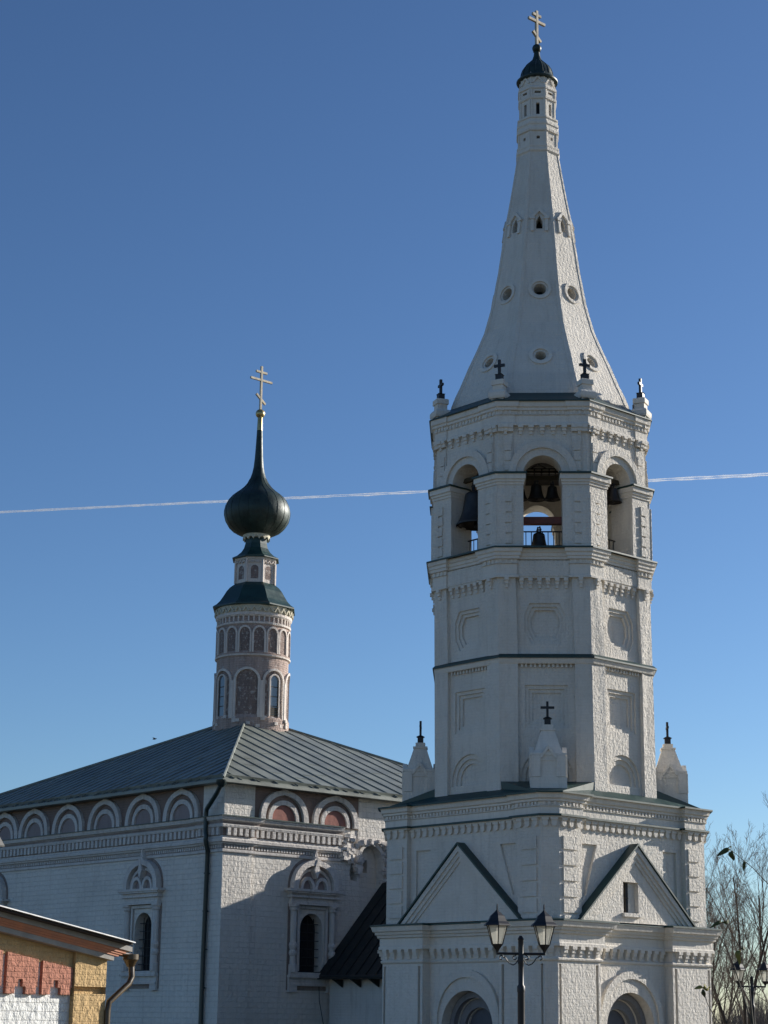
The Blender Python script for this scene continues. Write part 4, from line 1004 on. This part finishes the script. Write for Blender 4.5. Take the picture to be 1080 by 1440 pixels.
# ------------------------------------------------------------------ street lamps
def street_lamp(label, loc, rz):
    t = thing('street_lamp', label, 'street lamp', loc, rz, 'twin-lantern street lamps')
    bm = BM(); lathe(bm, [(.11, 0), (.11, .5), (.075, .6), (.055, .65), (.055, 2.08), (.062, 2.10), (.062, 2.17), (.042, 2.2), (.042, 2.5), (.05, 2.52), (.05, 2.60), (.042, 2.62), (.042, 2.86), (.05, 2.88), (.02, 2.93)], 16); obj('post', bm, M['iron'], t, smooth=True)
    bm = BM(); tube(bm, [(-.365, 0, 2.66), (.365, 0, 2.66)], .02, 8)
    for sg in (-1, 1): tube(bm, [(sg*.365, 0, 2.64), (sg*.365, 0, 2.73)], .018, 8)
    obj('arm', bm, M['iron'], t)
    for sg in (-1, 1):
        bm = BM(); pts = []
        for i in range(11): a = R(-60+i*30); pts.append((sg*(.29+.035*math.cos(a)*(.4+.06*i)), 0, 2.605+.035*math.sin(a)*(.4+.06*i)))
        pts = [(sg*(.30+.03*math.cos(R(a))), 0, 2.60+.03*math.sin(R(a))) for a in range(-100, 200, 30)][::1]
        pts += [(sg*x, 0, z) for x, z in ((.24, 2.60), (.21, 2.55), (.17, 2.51), (.12, 2.49), (.08, 2.51), (.05, 2.56))]
        tube(bm, pts, .009, 6)
        pts = [(sg*(.095+.027*math.cos(R(a))), 0, 2.60+.027*math.sin(R(a))) for a in range(160, 480, 30)] + [(sg*.07, 0, 2.645)]
        tube(bm, pts, .008, 6); obj('scroll', bm, M['iron'], t)
        x = sg*.365
        bm = BM(); lathe(bm, [(.02, 2.68), (.03, 2.71), (.085, 2.78), (.095, 2.80), (.02, 2.805)], 6, (x, 0), R(30))
        lathe(bm, [(.19, 3.095), (.225, 3.075), (.215, 3.10), (.165, 3.14), (.135, 3.19), (.12, 3.225), (.075, 3.26), (.04, 3.29), (.03, 3.30), (.012, 3.32), (.014, 3.36), (.008, 3.41)], 6, (x, 0), R(30))
        for k in range(6):
            a = R(30+60*k); tube(bm, [(x+.088*math.cos(a), .088*math.sin(a), 2.795), (x+.172*math.cos(a), .172*math.sin(a), 3.09)], .009, 5)
        ln = obj('lantern', bm, M['iron'], t)
        bm = BM(); lathe(bm, [(.082, 2.80), (.165, 3.085)], 6, (x, 0), R(30), cap=False); obj('lantern_glass', bm, M['milk'], ln)
    return t
l1 = street_lamp('black twin-lantern street lamp in front of the bell tower portal', (2.19, 29.92, 0), R(4))
l2 = copy_tree(l1); l2.location = (9.85, 51.5, 0); l2.rotation_euler = (0, 0, R(8)); l2['label'] = 'distant black street lamp among the bare trees at the right edge'

# ------------------------------------------------------------------ bare trees
def bare_tree(label, base, height, seed, spread=.5, dens=1., group='bare trees beside the bell tower', stems=1):
    rnd = random.Random(seed)
    t = thing('bare_tree', label, 'tree', base, 0, group)
    bt, bc = BM(), BM()
    cnt = [0]
    def limb(p, d, L_, r_, lev):
        cnt[0] += 1
        n_ = 6 if lev == 0 else (4 if lev < 3 else 3); pts = [p]; rd = [r_]; q = Vector(p); dd = Vector(d); dirs = [dd]
        for i in range(n_):
            dd = (dd + Vector((rnd.gauss(0, .10), rnd.gauss(0, .10), rnd.gauss(.06, .06)))*(1 if lev else .6)).normalized()
            q = q + dd*L_/n_; pts.append(Vector(q)); rd.append(max(.0042, r_*(1-.75*(i+1)/n_))); dirs.append(dd)
        tube(bt if lev == 0 else bc, pts, rd, 8 if lev == 0 else (5 if lev < 3 else 3), cap=False)
        if lev >= 4 or L_ < .2: return
        kids = [8, 7, 6, 5][lev]*dens
        kids = int(kids)+(rnd.random() < kids % 1)
        for i in range(kids):
            f = (.20 if lev == 0 else .22)+.78*(i+rnd.random()*.9)/kids; f = min(f, .995); k = min(n_-1, int(f*n_)); pp = pts[k].lerp(pts[k+1], f*n_-k)
            dk = dirs[k+1]; a = rnd.uniform(0, 2*math.pi); perp = Matrix.Rotation(a, 3, dk) @ dk.orthogonal().normalized()
            nd = (dk + perp*rnd.uniform(.45, 1.0)*spread*1.7 + Z*.16).normalized()
            limb(pp, nd, L_*rnd.uniform(.42, .66)*(1.12-.5*f), max(.0045, rd[k]*rnd.uniform(.45, .65)), lev+1)
    for s_ in range(stems):
        a = 6.28*s_/max(1, stems)+rnd.uniform(0, 1.5); off = Vector((math.cos(a)*.2, math.sin(a)*.2, 0))*(stems > 1)
        limb(off, Vector((off.x*.9+rnd.gauss(0, .05), off.y*.9, 1)), height*.86*rnd.uniform(.88, 1.0), height*.009, 0)
    obj('trunk', bt, M['bark'], t); obj('crown', bc, M['twig'], t); return t
bare_tree('tallest bare tree, its double trunk rising just right of the distant street lamp', (13.7, 73.7, 0), 9.2, 11, .52, .82, stems=3)
bare_tree('slender bare tree close against the right side of the bell tower', (11.75, 70.0, 0), 7.2, 23, .5, .8, stems=2)
bare_tree('bare tree with spreading limbs cut by the right edge of the photo', (16.0, 76, 0), 8.9, 31, .55, .82, stems=2)
bare_tree('smaller bare tree in the thicket behind the distant lamp', (15.3, 88, 0), 7.8, 47, .55, .85, stems=2)
bare_tree('low bushy bare tree showing at the foot of the tower wall', (13.9, 82, 0), 6.0, 59, .6, .9, stems=2)
# far bare wood along the horizon, one mass
bm = BM(); rnd = random.Random(77)
for i in range(15000):
    a = R(rnd.uniform(7.0, 22)) if i % 3 else R(rnd.uniform(-14, 40)); dd = rnd.uniform(118, 150); x, y = dd*math.sin(a), dd*math.cos(a)
    h = rnd.uniform(1.2, 6.0)*(.75+.25*math.sin(a*61)+.15*math.sin(a*143)); lx, ly = rnd.gauss(0, .35), rnd.gauss(0, .35)
    tube(bm, [(x, y, 0 if i % 2 else h*.3), (x+lx*.4, y+ly*.4, h*.55), (x+lx, y+ly, h)], [.03, .02, .006], 3, cap=False)
tag(obj('distant_wood', bm, M['twig']), 'far grey bare wood along the horizon behind the trees', 'wood', kind='stuff')

# ------------------------------------------------------------------ sapling with a few leaves, near the camera
sap = thing('sapling', 'thin young sapling with a few curled leaves in front of the bare trees', 'sapling', (2.75, 13.7, 0))
CP = Vector((2.75, 13.7, 0))
def sp(x, z, y=13.7): return Vector((x, y, z)) - CP
stems = [[sp(2.75, 0), sp(2.72, .8), sp(2.55, 1.45), sp(2.36, 1.66), sp(2.305, 1.76), sp(2.275, 1.87)],
         [sp(2.75, .8), sp(2.82, 1.6), sp(2.90, 2.3), sp(2.80, 2.55), sp(2.66, 2.70), sp(2.50, 2.83)],
         [sp(2.74, .9), sp(2.62, 1.6), sp(2.50, 2.02), sp(2.44, 2.18), sp(2.425, 2.32)],
         [sp(2.9, 2.2), sp(2.93, 2.6), sp(2.86, 2.86)], [sp(2.62, 1.6), sp(2.60, 1.9), sp(2.55, 2.13)]]
bm = BM()
for s_ in stems: tube(bm, s_, [.007-.005*i/(len(s_)-1) for i in range(len(s_))], 6)
obj('stem', bm, M['stem'], sap, smooth=True)
def leaf(p, d, L_, wd, mat, roll_=0):
    bm = BM(); d = Vector(d).normalized(); b = Matrix.Rotation(roll_, 3, d) @ d.cross(Vector((0, 1, .3))).normalized(); n_ = d.cross(b)
    prev = None
    for i in range(8):
        f = i/7; w_ = wd*math.sin(math.pi*(f**.8))**.8*.5+.0008; c_ = Vector(p)+d*L_*f - Z*L_*.35*f*f + n_*.02*math.sin(f*5)
        row = [bm.verts.new(c_+b*w_+n_*w_*.35), bm.verts.new(c_), bm.verts.new(c_-b*w_+n_*w_*.35)]
        if prev:
            for k in range(2): bm.faces.new((prev[k], prev[k+1], row[k+1], row[k]))
        prev = row
    o = obj('leaf', bm, mat, sap, smooth=True)
    m_ = o.modifiers.new('thickness', 'SOLIDIFY'); m_.thickness = .0015
for p, d, L_, wd, mt, rl in ((sp(2.50, 2.83), (-1, 0, -.15), .16, .05, 'leaf', .3), (sp(2.50, 2.83), (-.6, 0, .6), .06, .03, 'leaf', 1), (sp(2.51, 2.82), (.15, .1, -1), .09, .055, 'leaf', .5),
      (sp(2.60, 2.75), (-.15, 0, -1), .09, .03, 'leaf', .2), (sp(2.425, 2.32), (-1, 0, -.1), .14, .035, 'leaf', .4), (sp(2.425, 2.32), (1, .2, .45), .13, .035, 'leaf', .2),
      (sp(2.55, 2.13), (-.25, 0, -.8), .13, .06, 'leafy', .9), (sp(2.55, 2.14), (.6, 0, .3), .07, .03, 'leaf', 0), (sp(2.275, 1.87), (-1, .1, .25), .10, .035, 'leafy', .3),
      (sp(2.275, 1.87), (1, .1, .2), .11, .035, 'leafy', .5), (sp(2.275, 1.86), (.3, .1, -1), .08, .04, 'leaf', .2), (sp(2.275, 1.87), (.55, 0, .8), .07, .03, 'leafy', .2),
      (sp(2.86, 2.86), (-1, 0, 0), .13, .05, 'leaf', .3), (sp(2.86, 2.84), (-.6, 0, -.9), .13, .055, 'leaf', .6), (sp(2.86, 2.86), (.6, 0, .5), .1, .05, 'leaf', .1)):
    leaf(p, d, L_*.6, wd*.7, M[mt], rl)

# ------------------------------------------------------------------ sky things
bm = BM(); rnd = random.Random(2)
for tr in (-1, 1):
    pts = []; rd = []
    for i in range(161):
        f = i/160; x = -2200+4400*f; 
        z = 1566.2+(x+1228)*.0644+2.28e-5*(x+1228)*(1235-x) + tr*(1.2+2.6*f)
        pts.append((x, math.sqrt(3.6e7-x*x), z+rnd.gauss(0, .45))); rd.append((1.5+1.5*f)*rnd.uniform(.55, 1.4))
    tube(bm, pts, rd, 6)
tag(obj('contrail', bm, M['contrail'], smooth=True), 'thin white contrail crossing the blue sky behind the dome and tower', 'contrail')
bm = BM(); B0 = Vector((-10.69, 89.4, 14.42))
tube(bm, [(-.10, 0, 0), (-.05, 0, .0), (.02, 0, .01), (.07, 0, .025), (.11, 0, .02)], [.008, .025, .035, .022, .006], 8)
for sg in (-1, 1):
    v = [bm.verts.new(c) for c in ((.04, sg*.02, .02), (-.05, sg*.02, .015), (-.06, sg*.16, .06), (.01, sg*.13, .05))]; bm.faces.new(v)
    v = [bm.verts.new(c) for c in ((.01, sg*.13, .052), (-.06, sg*.16, .062), (-.10, sg*.30, .03))]; bm.faces.new(v)
tag(obj('bird', bm, M['bird'], loc=B0), 'tiny dark bird flying above the church roof', 'bird')
